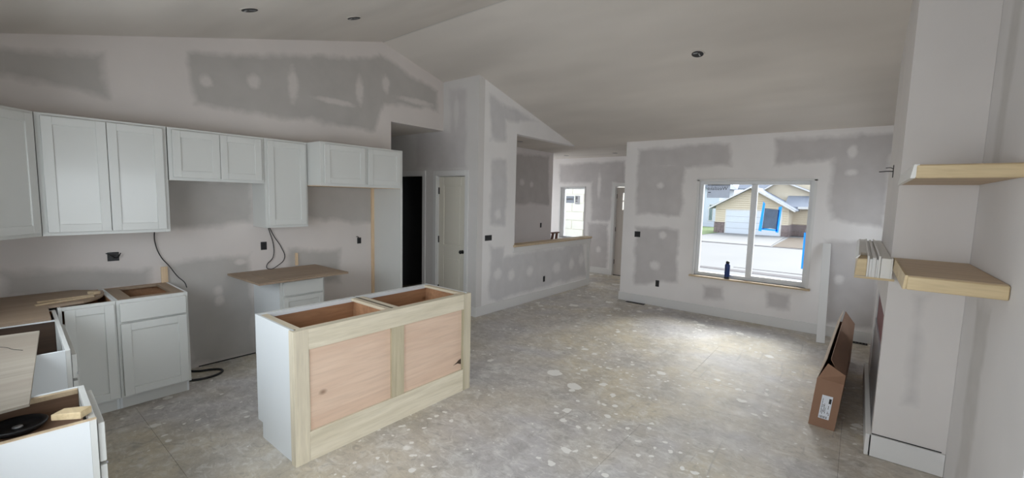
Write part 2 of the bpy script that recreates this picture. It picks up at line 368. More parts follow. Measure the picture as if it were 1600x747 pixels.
def thing(name, label, cat, loc=(0, 0, 0), rz=0.0, group=None):
    o = bpy.data.objects.new(name, None); COL.objects.link(o); o.location = loc; o.rotation_euler = (0, 0, rz); o.empty_display_size = 0.1
    return tag(o, label, cat, group)
def struct(o): o['kind'] = 'structure'; return o
def sempty(name, loc=(0, 0, 0)):
    o = bpy.data.objects.new(name, None); COL.objects.link(o); o.location = loc; return struct(o)
def tube(name, pts, r, m, parent=None, res=3):
    cu = bpy.data.curves.new(name, 'CURVE'); cu.dimensions = '3D'; cu.bevel_depth = r; cu.bevel_resolution = res; cu.resolution_u = 6
    s = cu.splines.new('BEZIER'); s.bezier_points.add(len(pts)-1)
    for b, p in zip(s.bezier_points, pts): b.co = p; b.handle_left_type = b.handle_right_type = 'AUTO'
    cu.materials.append(m); cu.use_fill_caps = True
    o = bpy.data.objects.new(name, cu); COL.objects.link(o)
    dg = bpy.context.evaluated_depsgraph_get(); me = bpy.data.meshes.new_from_object(o.evaluated_get(dg)); bpy.data.objects.remove(o)
    for p in me.polygons: p.use_smooth = True
    o = bpy.data.objects.new(name, me); COL.objects.link(o)
    if parent: o.parent = parent
    return o
def text_mesh(name, body, size, M, m, parent=None, ext=0.0004):
    cu = bpy.data.curves.new(name, 'FONT'); cu.body = body; cu.size = size; cu.extrude = ext; cu.align_x = 'CENTER'; cu.align_y = 'CENTER'
    o = bpy.data.objects.new(name, cu); COL.objects.link(o)
    dg = bpy.context.evaluated_depsgraph_get(); me = bpy.data.meshes.new_from_object(o.evaluated_get(dg)); bpy.data.objects.remove(o)
    me.transform(M); me.materials.clear(); me.materials.append(m)
    o = bpy.data.objects.new(name, me); COL.objects.link(o)
    if parent: o.parent = parent
    return o

# ------------------------------------------------------------------ setting
KX = -4.924; XR = 0.551; YB = -0.30; YC = 4.455; YD = 7.017; YE = 9.166; AX = -4.205; SX = -5.27; FX = 0.184; FY = 3.83; FZ = 2.70; HZ = 2.685
ce = lambda y: 3.661 - 0.264*abs(y-3.41)

fl = sempty('floor')
struct(MB().box(-7.4, 0.8, -0.6, 9.4, -0.15, -0.02).build('floor_deck', m_dark, fl))
yy = -0.5
row = 0
while yy < 9.3:
    y1 = min(yy+1.2185, 9.3); x = -7.3 + (1.22 if row % 2 else 0) - 1.22
    while x < 0.7:
        x1 = min(x+2.4385, 0.72)
        if x1 > -7.3 and x1 - max(x, -7.3) > 0.05: MB().box(max(x, -7.3), x1, yy, y1, -0.02, 0.0).build('subfloor_panel', m_floor, fl)
        x += 2.44
    yy += 1.22; row += 1

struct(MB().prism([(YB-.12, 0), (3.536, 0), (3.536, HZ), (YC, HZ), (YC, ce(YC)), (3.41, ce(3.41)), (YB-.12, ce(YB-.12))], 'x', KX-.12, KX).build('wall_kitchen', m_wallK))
def wall_holes(name, m, axis, a, b, u0, u1, z0, z1, holes):
    """wall slab with rectangular holes; axis is its normal"""
    mb = MB(); cuts = sorted({u0, u1, *[h[0] for h in holes], *[h[1] for h in holes]})
    for p, q in zip(cuts[:-1], cuts[1:]):
        mid = (p+q)/2; hs = [h for h in holes if h[0] < mid < h[1]]
        segs = [(z0, z1)]
        if hs: h = hs[0]; segs = [s_ for s_ in ((z0, h[2]), (h[3], z1)) if s_[1]-s_[0] > 1e-4]
        for s0, s1 in segs:
            if axis == 'x': mb.box(a, b, p, q, s0, s1)
            else: mb.box(p, q, a, b, s0, s1)
    return struct(mb.build(name, m))
wall_holes('wall_hall', m_wallC, 'y', YC, YC+.12, -6.7, AX, 0, ce(YC)+.0, [(-5.05, -4.44, 0, 2.03), (-6.15, -5.375, 0, 2.04)])
struct(MB().prism([(YC+.12, 0), (7.763, 0), (7.763, .95), (5.315, .95), (5.315, FZ), (7.05, FZ), (YC+.12, ce(YC+.12))], 'x', AX-.12, AX).build('wall_half', m_wallA))
wall_holes('wall_front', m_wallD, 'y', YD, YD+.15, -3.174, XR+.12, 0, 2.72, [(-1.977, -.486, .601, 2.067)])
wall_holes('wall_foyer', m_wallE, 'y', YE, YE+.15, -7.3, -2.9, 0, FZ, [(-5.84, -5.14, .76, 2.02), (-4.36, -3.42, 0, 2.04)])
struct(MB().box(-3.05, -2.9, YD+.15, YE, 0, FZ).build('wall_foyer_right', m_wall))
wall_holes('wall_foyer_left', m_wall, 'x', -7.3, -7.2, 7.95, YE, 0, FZ, [(8.18, 8.82, .85, 2.1)])
struct(MB().box(SX-.1, SX, YC+.12, 7.95, 0, FZ).build('wall_stair', m_wallS))
struct(MB().box(-7.2, SX-.1, 7.85, 7.95, 0, FZ).build('wall_foyer_rear', m_wall))
struct(MB().box(SX, AX-.12, 4.70, 4.82, 0, FZ).build('wall_stair_end', m_wall))
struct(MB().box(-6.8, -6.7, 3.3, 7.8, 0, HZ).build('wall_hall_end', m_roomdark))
struct(MB().box(-6.7, KX-.12, 3.42, 3.536, 0, HZ).build('wall_hall_near', m_wall))
# dark room beyond the hall
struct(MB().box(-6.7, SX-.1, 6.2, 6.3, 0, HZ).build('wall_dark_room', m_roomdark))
pr = MB().prism([(YB-.12, 0), (.5, 0), (.5, 2.06), (2.4, 2.06), (2.4, 0), (5.85, 0), (5.85, ce(5.85)), (3.41, ce(3.41)), (YB-.12, ce(YB-.12))], 'x', XR, XR+.12)
pr.prism([(5.85, 0), (6.75, 0), (6.75, .9), (5.85, .9)], 'x', XR, XR+.12).prism([(5.85, 2.05), (6.75, 2.05), (6.75, ce(6.75)), (5.85, ce(5.85))], 'x', XR, XR+.12).prism([(6.75, 0), (YD, 0), (YD, ce(YD)), (6.75, ce(6.75))], 'x', XR, XR+.12)
struct(pr.build('wall_right', m_wallR))
wall_holes('wall_back', m_wall, 'y', YB-.12, YB, KX, XR, 0, ce(YB), [(-3.9, -2.4, 1.1, 2.1), (-1.95, -.45, .9, 2.1)])
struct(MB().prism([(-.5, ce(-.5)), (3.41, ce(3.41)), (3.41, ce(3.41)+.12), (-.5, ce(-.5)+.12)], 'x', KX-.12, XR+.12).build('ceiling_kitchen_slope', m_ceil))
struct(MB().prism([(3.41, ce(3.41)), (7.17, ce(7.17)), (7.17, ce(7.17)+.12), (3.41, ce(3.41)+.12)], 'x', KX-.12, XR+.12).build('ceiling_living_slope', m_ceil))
struct(MB().prism([(AX-.13, 7.05), (AX-.13, 4.575), (-7.3, 4.575), (-7.3, 9.32), (-2.9, 9.32), (-2.9, 7.05)], 'z', FZ, FZ+.04).build('ceiling_foyer', m_ceil))
struct(MB().box(-6.8, KX-.12, 3.3, YC, HZ, HZ+.1).build('ceiling_hall', m_ceil))
struct(MB().box(-6.8, SX-.1, YC+.12, 6.3, 2.44, 2.5).build('ceiling_dark_room', m_ceil))

# trims, casings, baseboards
def base(name, boxes): return struct(boxes.build(name, m_trim, bev=0.003))
base('baseboard_half_wall', MB().box(AX, AX+.016, YC-.016, 7.779, 0, .14).box(AX-.12, AX+.016, 7.763, 7.779, 0, .14).box(-4.375, AX, YC-.016, YC, 0, .14))
base('baseboard_front', MB().box(-3.174, XR, YD-.016, YD, 0, .14).box(-3.19, -3.174, YD-.016, YD+.15, 0, .14))
base('baseboard_foyer', MB().box(-6.9, -4.43, YE-.016, YE, 0, .14))
base('baseboard_hearth', MB().box(FX-.014, XR-.001, FY-.016, FY-.0005, 0.002, .154).box(FX-.034, FX-.0005, FY-.016, 5.55, 0.002, .154))
struct(MB().box(FX, XR-.02, FY-.004, FY-.0005, .156, .162).build('trim_hearth_gap', m_dark))
struct(MB().box(KX+.0005, KX+.002, 1.3, 3.2, 0.001, .012).build('trim_kitchen_gap', m_dark))
struct(MB().box(AX-.15, AX+.035, 5.29, 7.80, .95, .985).build('trim_half_wall_cap', m_oak, bev=.004))
struct(MB().box(AX, AX+.018, 5.29, 7.78, .86, .95).box(AX-.13, AX+.018, 7.763, 7.781, .14, .95).box(AX, AX+.012, 7.68, 7.763, .14, .86).build('trim_half_wall_apron', m_trim, bev=.002))
def casing(name, x0, x1, z1, y, w_=.07):
    return struct(MB().box(x0-w_, x0, y-.02, y, 0, z1+w_).box(x1, x1+w_, y-.02, y, 0, z1+w_).box(x0, x1, y-.02, y, z1, z1+w_)
        .box(x0, x0+.012, y, y+.12, 0, z1).box(x1-.012, x1, y, y+.12, 0, z1).box(x0+.012, x1-.012, y, y+.12, z1-.012, z1).build(name, m_trim, bev=.003))
casing('trim_closet_door', -5.05, -4.44, 2.03, YC)
casing('trim_dark_doorway', -6.15, -5.375, 2.04, YC)
casing('trim_front_door', -4.36, -3.42, 2.04, YE)
# closet door, two recessed panels
d1 = sempty('door_1', (-5.036, YC+.03, .012))
dw, dh = .584, 2.0
fr = MB().box(0, .11, 0, .035, 0, dh).box(dw-.11, dw, 0, .035, 0, dh).box(.11, dw-.11, 0, .035, 0, .2).box(.11, dw-.11, 0, .035, .80, .98).box(.11, dw-.11, 0, .035, dh-.13, dh)
fr.build('door_frame', m_door, d1, bev=.003)
for a, b in ((.2, .80), (.98, dh-.13)):
    MB().box(.11, dw-.11, .010, .028, a, b).box(.135, dw-.135, .005, .010, a+.025, b-.025).build('door_panel', m_door, d1, bev=.003)
for z in (.24, 1.0, 1.74):
    MB().box(-.012, .012, -.012, .0, z, z+.1).build('hinge', m_hinge, d1)
kb = MB().lathe([(.0, 0), (.028, .0), (.028, .006), (.010, .010), (.010, .03), (.026, .038), (.028, .052), (.020, .062), (.0, .064)], seg=16, M=Matrix.Translation((dw-.06, 0, .9)) @ Matrix.Rotation(PI/2, 4, 'X')).build('door_knob', m_hinge, d1, smooth=True)
kb['label'] = 'round black door knob'
# front entry door with glazed lites
d2 = sempty('door_2', (-4.346, YE+.05, .012)); W2 = .912
f2 = MB().box(0, .14, 0, .045, 0, 2.0).box(W2-.14, W2, 0, .045, 0, 2.0).box(.14, W2-.14, 0, .045, 0, 1.5).box(.14, W2-.14, 0, .045, 1.88, 2.0)
f2.box(.14, W2-.14, .005, .04, 1.685, 1.705).box(.35, .37, .006, .039, 1.5, 1.88).box(.55, .57, .006, .039, 1.5, 1.88).build('door_slab', m_fdoor, d2, bev=.003)
MB().box(.14, W2-.14, .02, .026, 1.5, 1.88).build('door_glass', m_glass, d2)
for z in (.25, 1.0, 1.75): MB().box(-.012, .008, -.01, 0, z, z+.1).build('hinge', m_hinge, d2)
struct(MB().box(-4.36, -3.42, YE+.03, YE+.15, 0, .012).build('trim_threshold', m_dark))
# patio door in the right wall (out of frame), unseen windows added for light
d3 = sempty('door_3', (XR+.05, .5, 0))
pf = MB()
for a, b in ((0, .07), (.915, .985), (1.83, 1.9)): pf.box(0, .06, a, b, 0.0, 2.06)
pf.box(0, .06, .07, 1.83, 0, .07).box(0, .06, .07, 1.83, 1.98, 2.06).build('door_frame', m_vinyl, d3)
MB().box(.027, .033, .07, 1.83, .07, 1.98).build('door_glass', m_glass, d3)
w3 = sempty('added_window_3', (-1.95, YB-.08, .9))  # unseen rear window, added to let light into the room
MB().box(0, 1.5, 0, .05, 0, .05).box(0, 1.5, 0, .05, 1.15, 1.2).box(0, .05, 0, .05, .05, 1.15).box(1.45, 1.5, 0, .05, .05, 1.15).box(.725, .775, 0, .05, .05, 1.15).build('window_frame', m_vinyl, w3)
MB().box(.05, 1.45, .02, .026, .05, 1.15).build('window_pane', m_glass, w3)

w4 = sempty('added_window_4', (-3.9, YB-.08, 1.10))  # unseen window above the sink, added for its light
MB().box(0, 1.5, 0, .05, 0, .05).box(0, 1.5, 0, .05, .95, 1.0).box(0, .05, 0, .05, .05, .95).box(1.45, 1.5, 0, .05, .05, .95).box(.725, .775, 0, .05, .05, .95).build('window_frame', m_vinyl, w4)
MB().box(.05, 1.45, .02, .026, .05, .95).build('window_pane', m_glass, w4)
w6 = sempty('added_window_6', (XR+.05, 5.85, .9))  # hidden behind the chase, added to light the half wall
MB().box(0, .05, 0, .9, 0, .05).box(0, .05, 0, .9, 1.1, 1.15).box(0, .05, 0, .05, .05, 1.1).box(0, .05, .85, .9, .05, 1.1).build('window_frame', m_vinyl, w6)
MB().box(.02, .026, .05, .85, .05, 1.1).build('window_pane', m_glass, w6)
w5 = sempty('added_window_5', (-7.28, 8.18, .85))  # unseen foyer window, added to lighten the foyer
MB().box(0, .05, 0, .64, 0, .05).box(0, .05, 0, .64, 1.2, 1.25).box(0, .05, 0, .05, .05, 1.2).box(0, .05, .59, .64, .05, 1.2).build('window_frame', m_vinyl, w5)
MB().box(.02, .026, .05, .59, .05, 1.2).build('window_pane', m_glass, w5)
# front window
w1 = sempty('window_1', (-1.977, YD, .601)); WW, WH = 1.491, 1.466
MB().box(-.012, .018, -.012, .10, .0, WH).box(WW-.018, WW+.012, -.012, .10, 0, WH).box(-.012, WW+.012, -.012, .10, WH-.018, WH+.012).build('window_casing', m_trim, w1)
MB().box(.018, .068, .05, .13, .0, WH).box(WW-.068, WW-.018, .05, .13, 0, WH).box(.068, WW-.068, .05, .13, 0, .05).box(.068, WW-.068, .05, .13, WH-.068, WH-.018).box(WW/2-.018, WW/2+.034, .045, .13, .05, WH-.068).build('window_frame', m_vinyl, w1, bev=.003)
MB().box(WW/2+.034, WW/2+.056, .06, .12, .05, WH-.068).box(WW/2+.056, WW-.068, .06, .12, .05, .07).build('window_sash', m_vinyl, w1)
MB().box(.068, WW/2-.018, .088, .094, .05, WH-.068).build('window_pane', m_glass, w1)
MB().box(WW/2+.056, WW-.068, .088, .094, .07, WH-.068).build('window_pane', m_glass, w1)
MB().box(-.04, WW+.04, -.065, .05, -.024, 0.0).build('window_sill', m_oak, w1, bev=.003)
# foyer window
w2 = sempty('window_2', (-5.84, YE, .76)); fw_, fh = .70, 1.26
MB().box(-.01, .015, -.01, .08, 0, fh).box(fw_-.015, fw_+.01, -.01, .08, 0, fh).box(-.01, fw_+.01, -.01, .08, fh-.015, fh+.01).box(-.03, fw_+.03, -.03, .08, -.02, 0).build('window_casing', m_trim, w2)
MB().box(.015, .085, .08, .14, 0, fh).box(fw_-.05, fw_-.015, .08, .14, 0, fh).box(.085, fw_-.05, .08, .14, 0, .045).box(.085, fw_-.05, .08, .14, fh-.05, fh-.015).build('window_frame', m_vinyl, w2, bev=.003)
MB().box(.085, fw_-.05, .105, .111, .045, fh-.05).build('window_pane', m_glass, w2)

# ------------------------------------------------------------------ fireplace chase
ch = struct(MB().box(FX, XR-.001, FY, 3.93, 0, ce(3.93)).box(FX, XR-.001, 5.2, 5.55, 0, ce(5.55)).box(FX, XR-.001, 3.93, 5.2, 0, .12).box(FX, XR-.001, 3.93, 5.2, .98, ce(5.55)).box(FX+.33, XR-.001, 3.93, 5.2, .12, .98)
   .prism([(3.83, ce(5.55)), (5.55, ce(5.55)), (3.83, ce(3.83))], 'x', FX, XR-.001).build('wall_fireplace_chase', m_wallF))
fb = thing('firebox', 'grey metal fireplace insert set low in the white chase', 'fireplace', (FX, 3.94, .125))
MB().box(.01, .30, 0, 1.25, 0, .03).box(.01, .30, 0, 1.25, .81, .845).box(.01, .30, 0, .03, .03, .81).box(.01, .30, 1.22, 1.25, .03, .81).box(.27, .30, .03, 1.22, .03, .81).build('firebox_shell', m_gray, fb)
MB().box(.002, .02, .0, 1.25, .0, .58).build('lower_grille', m_metal, fb)
MB().box(.012, .02, .03, 1.22, .58, .81).build('glass_front', m_red, fb)

mt = thing('mantel', 'thick stepped wood mantel with white primed mouldings on top, above the firebox', 'mantel', (0, 3.70, 1.257))
H_ = .138
MB().box(.132, .183, .0, 1.95, 0.0, H_).build('inner_board', m_prime, mt, bev=.002)
MB().box(.183, .190, .0, .125, 0.0, H_).build('end_return', m_prime, mt)
MB().box(.062, .072, .0, 1.95, 0.0, H_+.010).box(.118, .130, .0, 1.95, 0, H_+.012).build('bead_strip', m_prime, mt, bev=.002)
MB().box(.072, .088, .004, 1.95, 0, H_-.010).box(.088, .108, .001, 1.95, 0, H_).box(.108, .118, .004, 1.95, 0, H_-.012).build('moulding', m_trim, mt, bev=.003)
MB().hexa([(.0, .08, 0), (.062, .08, 0), (.062, 1.95, 0), (.0, 1.95, 0)], [(.012, .08, H_-.02), (.062, .08, H_-.02), (.062, 1.95, H_-.02), (.012, 1.95, H_-.02)]).build('outer_block', m_oak_end, mt, bev=.003)
MB().hexa([(-.004, .07, H_-.02), (.008, .07, H_-.02), (.008, 1.95, H_-.02), (-.004, 1.95, H_-.02)], [(.014, .07, H_+.004), (.024, .07, H_+.004), (.024, 1.95, H_+.004), (.014, 1.95, H_+.004)]).box(.02, .062, .35, 1.95, H_-.02, H_).build('crown_edge', m_prime, mt)
MB().box(.0, .205, -.004, .0, -.006, .008).build('bottom_edge', m_oak_end, mt)
def wall_shelf(z, t, lab):
    s_ = thing('floating_shelf', lab, 'shelf', (.186 if z < 1.6 else .176, 2.88, z))
    wd = XR - s_.location.x - .002
    MB().box(.016, wd, .012, .948, .002, t).build('shelf_board', m_oak_y, s_, bev=.004)
    MB().box(.020, wd, .0, .012, .0, t-.004).build('end_edge', m_oak_end, s_, bev=.004)
    if z > 1.6:
        e = MB().hexa([(.018, .004, 0), (.018, .948, 0), (.0, .948, 0), (.0, .004, 0)], [(.030, .004, t), (.030, .948, t), (.010, .948, t), (.010, .004, t)]).build('side_edge', m_prime, s_)
        e['label'] = 'white primed side edge'
    else:
        MB().hexa([(.018, .004, 0), (.018, .948, 0), (.006, .948, 0), (.006, .004, 0)], [(.022, .004, t), (.022, .948, t), (.012, .948, t), (.012, .004, t)]).build('side_edge', m_oak_end, s_)
wall_shelf(1.325, .070, 'lower bare wood shelf at mantel height between chase and right wall')
wall_shelf(1.873, .066, 'upper bare wood shelf high on right wall beside fireplace chase')
sc_ = thing('wall_cable_stub', 'black wire stub poking from the chase front above the mantel', 'wire', (FX, 4.75, 2.02))
MB().box(-.004, 0, -.03, .03, -.05, .05).build('cut_out', m_dark, sc_)
tube('wire', [(0, 0, 0), (-.04, -.02, .0), (-.09, -.05, -.006)], .004, m_black, sc_)
tube('wire', [(0, 0.01, .02), (-.02, -.0, .03), (-.05, -.01, .028)], .003, m_black, sc_)

# ------------------------------------------------------------------ cabinets
def shaker(parent, x0, x1, z0, z1, y, name='cabinet_door', st=.058, t=.019):
    """shaker door in local coordinates, facing -Y, its back on y"""
    d = MB().box(x0, x0+st, y-t, y, z0, z1).box(x1-st, x1, y-t, y, z0, z1).box(x0+st, x1-st, y-t, y, z0, z0+st).box(x0+st, x1-st, y-t, y, z1-st, z1).build(name, m_cab, parent, bev=.0015)
    MB().box(x0+st-.001, x1-st+.001, y-t+.009, y-.003, z0+st-.001, z1-st+.001).build('door_panel', m_cabp, d)
    return d
def slab(parent, x0, x1, z0, z1, y, name='drawer_front', t=.019):
    return MB().box(x0, x1, y-t, y, z0, z1).build(name, m_cab, parent, bev=.002)
def upper(lab, y0, y1, z0, z1, ndoor, depth, xfront, mg=(.028, .026), cgap=0.0):
    W_ = y1-y0; H = z1-z0
    r = thing('wall_cabinet', lab, 'cabinet', (xfront-.019, y0, z0), PI/2)
    D_ = depth-.019
    MB().box(0, .016, .019, D_, 0, H).box(W_-.016, W_, .019, D_, 0, H).box(.016, W_-.016, .019, D_, H-.016, H).box(.016, W_-.016, .019, D_, .012, .028).box(.016, W_-.016, D_-.008, D_, .028, H-.016).build('carcass', m_cab, r)
    MB().box(0, .038, 0, .019, 0, H).box(W_-.038, W_, 0, .019, 0, H).box(.038, W_-.038, 0, .019, 0, .038).box(.038, W_-.038, 0, .019, H-.038, H).build('face_frame', m_cab, r, bev=.001)
    a, b = mg
    n = ndoor; x0, x1 = a, W_-a
    ww = (x1-x0-(n-1)*(cgap+.004))/n
    for i in range(n):
        p = x0+i*(ww+cgap+.004); shaker(r, p, p+ww, b, H-.022, -.003)
    if cgap: MB().box(W_/2-cgap/2-.01, W_/2+cgap/2+.01, 0.0005, .018, .038, H-.038).build('centre_stile', m_cab, r)
    return r
XU = KX+.334
upper('tall white double-door wall cabinet beside the diagonal corner cabinet', .312, 1.061, 1.364, 2.25, 2, .332, XU)
upper('short white double-door wall cabinet over the range gap', 1.069, 1.828, 1.804, 2.25, 2, .332, XU)
upper('narrow tall single-door white wall cabinet between two short cabinets', 1.831, 2.254, 1.364, 2.25, 1, .332, XU, mg=(.024, .026))
# fridge cabinet with floor-length end panel
XF = KX+.603
fc = thing('fridge_cabinet', 'deep white cabinet over the fridge opening with full-height end panel', 'cabinet', (XF-.019, 2.257, 0), PI/2)
W_ = 1.002
MB().box(0, .016, .019, .583, 1.804, 2.25).box(W_-.016, W_, .019, .583, 1.804, 2.25).box(.016, W_-.016, .019, .583, 2.234, 2.25).box(.016, W_-.016, .019, .583, 1.812, 1.828).build('carcass', m_cab, fc)
MB().box(0, .05, 0, .019, 1.80, 2.25).box(W_-.03, W_, 0, .019, 1.80, 2.25).box(.05, W_-.03, 0, .019, 1.80, 1.84).box(.05, W_-.03, 0, .019, 2.21, 2.25).box(.50, .56, 0, .019, 1.84, 2.21).build('face_frame', m_cab, fc, bev=.001)
shaker(fc, .040, .505, 1.828, 2.228, -.003); shaker(fc, .548, W_-.02, 1.828, 2.228, -.003)
MB().box(W_, W_+.02, .001, .583, 0, 2.25).box(W_-.012, W_+.02, -.0, .001, 0, 1.80).build('end_panel', m_cab, fc)
cl = MB().box(W_-.035, W_-.001, .560, .583, 0, 1.80).build('cleat', m_pine, fc); cl['label'] = 'bare pine strip up the back of the panel'
MB().box(.0, W_, .0195, .575, 1.797, 1.803).build('under_board', m_pine, fc)
# diagonal corner upper
cu = thing('corner_wall_cabinet', 'white diagonal corner wall cabinet at the left end of the uppers', 'cabinet', (0, 0, 0))
P = [(KX+.002, YB+.002), (KX+.002, .308), (-4.607, .308), (-4.323, .024), (-4.323, YB+.002)]
MB().prism(P, 'z', 1.364, 2.25).build('carcass', m_cab, cu, bev=.001)
dfr = bpy.data.objects.new('cabinet_front', None); COL.objects.link(dfr); dfr.parent = cu; dfr.location = (-4.601+.00, .314-.0, 1.364); dfr.rotation_euler = (0, 0, -PI/4+PI)
L_ = math.hypot(.284, .284)
# local -Y must face (+x,+y): use a door built directly in world coordinates
M45 = Matrix.Translation((-4.323, .024, 1.364)) @ Matrix.Rotation(PI*3/4, 4, 'Z')
bpy.data.objects.remove(dfr)
def box45(mb, x0, x1, y0, y1, z0, z1): return mb.box(x0, x1, y0, y1, z0, z1, M45)
HH = .886; a0, a1 = .022, L_-.022; st = .058
f_ = MB(); [box45(f_, *q) for q in ((a0, a0+st, -.021, -.002, .026, HH-.022), (a1-st, a1, -.021, -.002, .026, HH-.022), (a0+st, a1-st, -.021, -.002, .026, .026+st), (a0+st, a1-st, -.021, -.002, HH-.022-st, HH-.022))]
cdoor = f_.build('cabinet_door', m_cab, cu, bev=.0015)
box45(MB(), a0+st-.001, a1-st+.001, -.012, -.004, .026+st, HH-.022-st).build('door_panel', m_cab, cdoor)

# base cabinets on the kitchen wall
XB = KX+.591; T = .876
def base_cab(name, lab, loc, rz, W_, D_, interior=m_brown, sides=(m_side, m_side)):
    r = thing(name, lab, 'cabinet', loc, rz)
    for (a, b), m in zip(((0, .016), (W_-.016, W_)), sides):
        MB().prism([(.019, .11), (.019, T), (D_, T), (D_, 0), (.075, 0), (.075, .11)], 'x', a, b).build('side_panel', m, r)
    MB().box(.016, W_-.016, .019, D_-.006, .11, .125).box(.016, W_-.016, D_-.006, D_, .0, T).build('carcass', interior, r)
    for a, b in ((.016, .020), (W_-.020, W_-.016)): MB().box(a, b, .02, D_-.006, .125, T-.004).build('inner_lining', interior, r)
    MB().box(.016, W_-.016, .075, .085, 0, .11).build('toe_kick', m_cab, r)
    return r
b1 = base_cab('base_cabinet', 'open-topped white base cabinet with one drawer and door against kitchen wall', (XB, .640, 0), PI/2, .449, .587)
MB().box(0, .03, 0, .019, .11, T).box(.419, .449, 0, .019, .11, T).box(.03, .419, 0, .019, .11, .135).box(.03, .419, 0, .019, .845, T).box(.03, .419, 0, .019, .69, .715).build('face_frame', m_cab, b1, bev=.001)
slab(b1, .018, .431, .708, .852, -.003); shaker(b1, .018, .431, .125, .692, -.003)
MB().box(.016, .433, .02, .09, T-.02, T-.001).box(.016, .10, .09, .581, T-.02, T-.001).box(.36, .433, .09, .581, T-.02, T-.001).box(.10, .36, .54, .581, T-.02, T-.001).build('top_stretcher', m_part, b1)
b0 = base_cab('corner_base_cabinet', 'white corner base cabinet with one tall door under the particle board', (XB, .335, 0), PI/2, .303, .587)
MB().box(0, .02, 0, .019, .11, T).box(.283, .303, 0, .019, .11, T).box(.02, .283, 0, .019, .11, .135).box(.02, .283, 0, .019, .85, T).build('face_frame', m_cab, b0, bev=.001)
shaker(b0, .030, .292, .125, .855, -.0005, st=.055)
# drawer base and its loose top
b2 = base_cab('drawer_cabinet', 'narrow white drawer base cabinet under the loose particle board top', (-4.287, 1.812, 0), PI/2, .440, .632)
MB().box(0, .03, 0, .019, .11, T).box(.41, .44, 0, .019, .11, T).box(.03, .41, 0, .019, .11, .135).box(.03, .41, 0, .019, .85, T).box(.03, .41, 0, .019, .70, .73).box(.03, .41, 0, .019, .40, .425).build('face_frame', m_cab, b2, bev=.001)
slab(b2, .022, .418, .722, .858, -.003); shaker(b2, .022, .418, .42, .705, -.003, 'drawer_front', st=.045); shaker(b2, .022, .418, .125, .403, -.003, 'drawer_front', st=.045)
lt = thing('loose_countertop_board', 'brown particle board top overhanging the narrow drawer cabinet', 'board', (0, 0, T+.001))
MB().prism([(-4.905, 1.57), (-4.175, 1.585), (-4.205, 2.478), (-4.905, 2.47)], 'z', 0, .019).build('board', m_part, lt)
MB().box(-4.70, -4.23, 1.72, 2.40, .019, .024).build('build_up_strip', m_part, lt)
# corner counter substrate
sb = thing('countertop_substrate', 'brown particle board laid over the corner base cabinets', 'board', (0, 0, T+.001))
pts = [(KX+.01, YB+.01), (KX+.01, .48)]
for i in range(7):
    a = PI/2 - i*PI/2/6
    pts.append((-4.76 + .38*math.cos(a), .42 + .21*math.sin(a)))
pts += [(-4.36, .29), (-3.965, .275), (-3.965, YB+.01)]
MB().prism(pts, 'z', 0, .018).build('board', m_part, sb)
for i, (x, y, l, a, lab) in enumerate(((-4.46, .39, .32, -1.28, 'thin wood strip lying on the corner particle board, nearer the camera'), (-4.54, .40, .30, -1.45, 'thin wood strip lying behind the other strip on the particle board'))):
    M_ = Matrix.Translation((x, y, T+.02)) @ Matrix.Rotation(a, 4, 'Z')
    tag(MB().box(-l/2, l/2, -.012, .012, 0, .010, M_).build('wood_strip', m_oak, bev=.001), lab, 'wood scrap')
M_ = Matrix.Translation((-4.62, .56, T+.02)) @ Matrix.Rotation(.5, 4, 'Z')
tag(MB().box(-.035, .035, -.022, .022, 0, .022, M_).build('wood_chip', m_oak, bev=.003), 'small wood chip on the far corner of the particle board', 'wood scrap')
tag(MB().box(KX+.001, KX+.02, 1.045, 1.092, T, 1.02).build('wall_shim', m_pine), 'short bare stick standing on wall at the open base cabinet', 'wood scrap')
tag(MB().box(KX+.001, KX+.018, 2.25, 2.275, T+.03, 1.045).build('wall_shim', m_pine), 'thin bare stick on wall behind the loose particle board', 'wood scrap')
# sink run, turned a touch
RZ = PI - .036
def along(s_):  # point on the run's front line, s_ metres from the corner
    return (-4.326+s_*math.cos(-.036), .322+s_*math.sin(-.036), 0)
def run_cab(name, lab, s0, s1, interior=None):
    x, y, z = along(s1)
    return base_cab(name, lab, (x, y, 0), RZ, s1-s0, .50, interior or m_brown)
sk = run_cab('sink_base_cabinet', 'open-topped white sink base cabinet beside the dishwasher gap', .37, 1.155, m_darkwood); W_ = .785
MB().box(0, .035, 0, .019, .11, T).box(W_-.035, W_, 0, .019, .11, T).box(.035, W_-.035, 0, .019, .11, .14).box(.035, W_-.035, 0, .019, .84, T).build('face_frame', m_cab, sk, bev=.001)
slab(sk, .016, W_-.016, .715, .845, -.003); shaker(sk, .016, W_/2-.002, .125, .70, -.003); shaker(sk, W_/2+.002, W_-.016, .125, .70, -.003)
MB().box(.012, .03, -.024, -.0196, .735, .745).build('bumper', m_metal, sk)
cb = run_cab('blind_corner_cabinet', 'white cabinet filling the corner under the particle board', .03, .365); W_ = .335
MB().box(0, W_, 0, .019, .11, T).build('face_frame', m_cab, cb)
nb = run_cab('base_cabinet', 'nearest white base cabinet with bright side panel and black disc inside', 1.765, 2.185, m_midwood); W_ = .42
MB().box(0, .03, 0, .019, .11, T).box(W_-.03, W_, 0, .019, .11, T).box(.03, W_-.03, 0, .019, .11, .135).box(.03, W_-.03, 0, .019, .845, T).build('face_frame', m_cab, nb, bev=.001)
slab(nb, .012, W_-.012, .70, .852, -.003); shaker(nb, .012, W_-.012, .125, .685, -.003)
for q in ((.385, W_-.0165, .021, .49, T-.02, T-.001), (-.002, .016, .0, .50, T+.0002, T+.003)): MB().box(*q).build('top_stretcher', m_oak, nb)
MB().box(.021, W_-.021, .02, .49, .785, .797).build('inner_shelf', m_midwood, nb)
MB().box(.010, .016, -.024, -.0195, .690, .697).build('bumper', m_metal, nb)
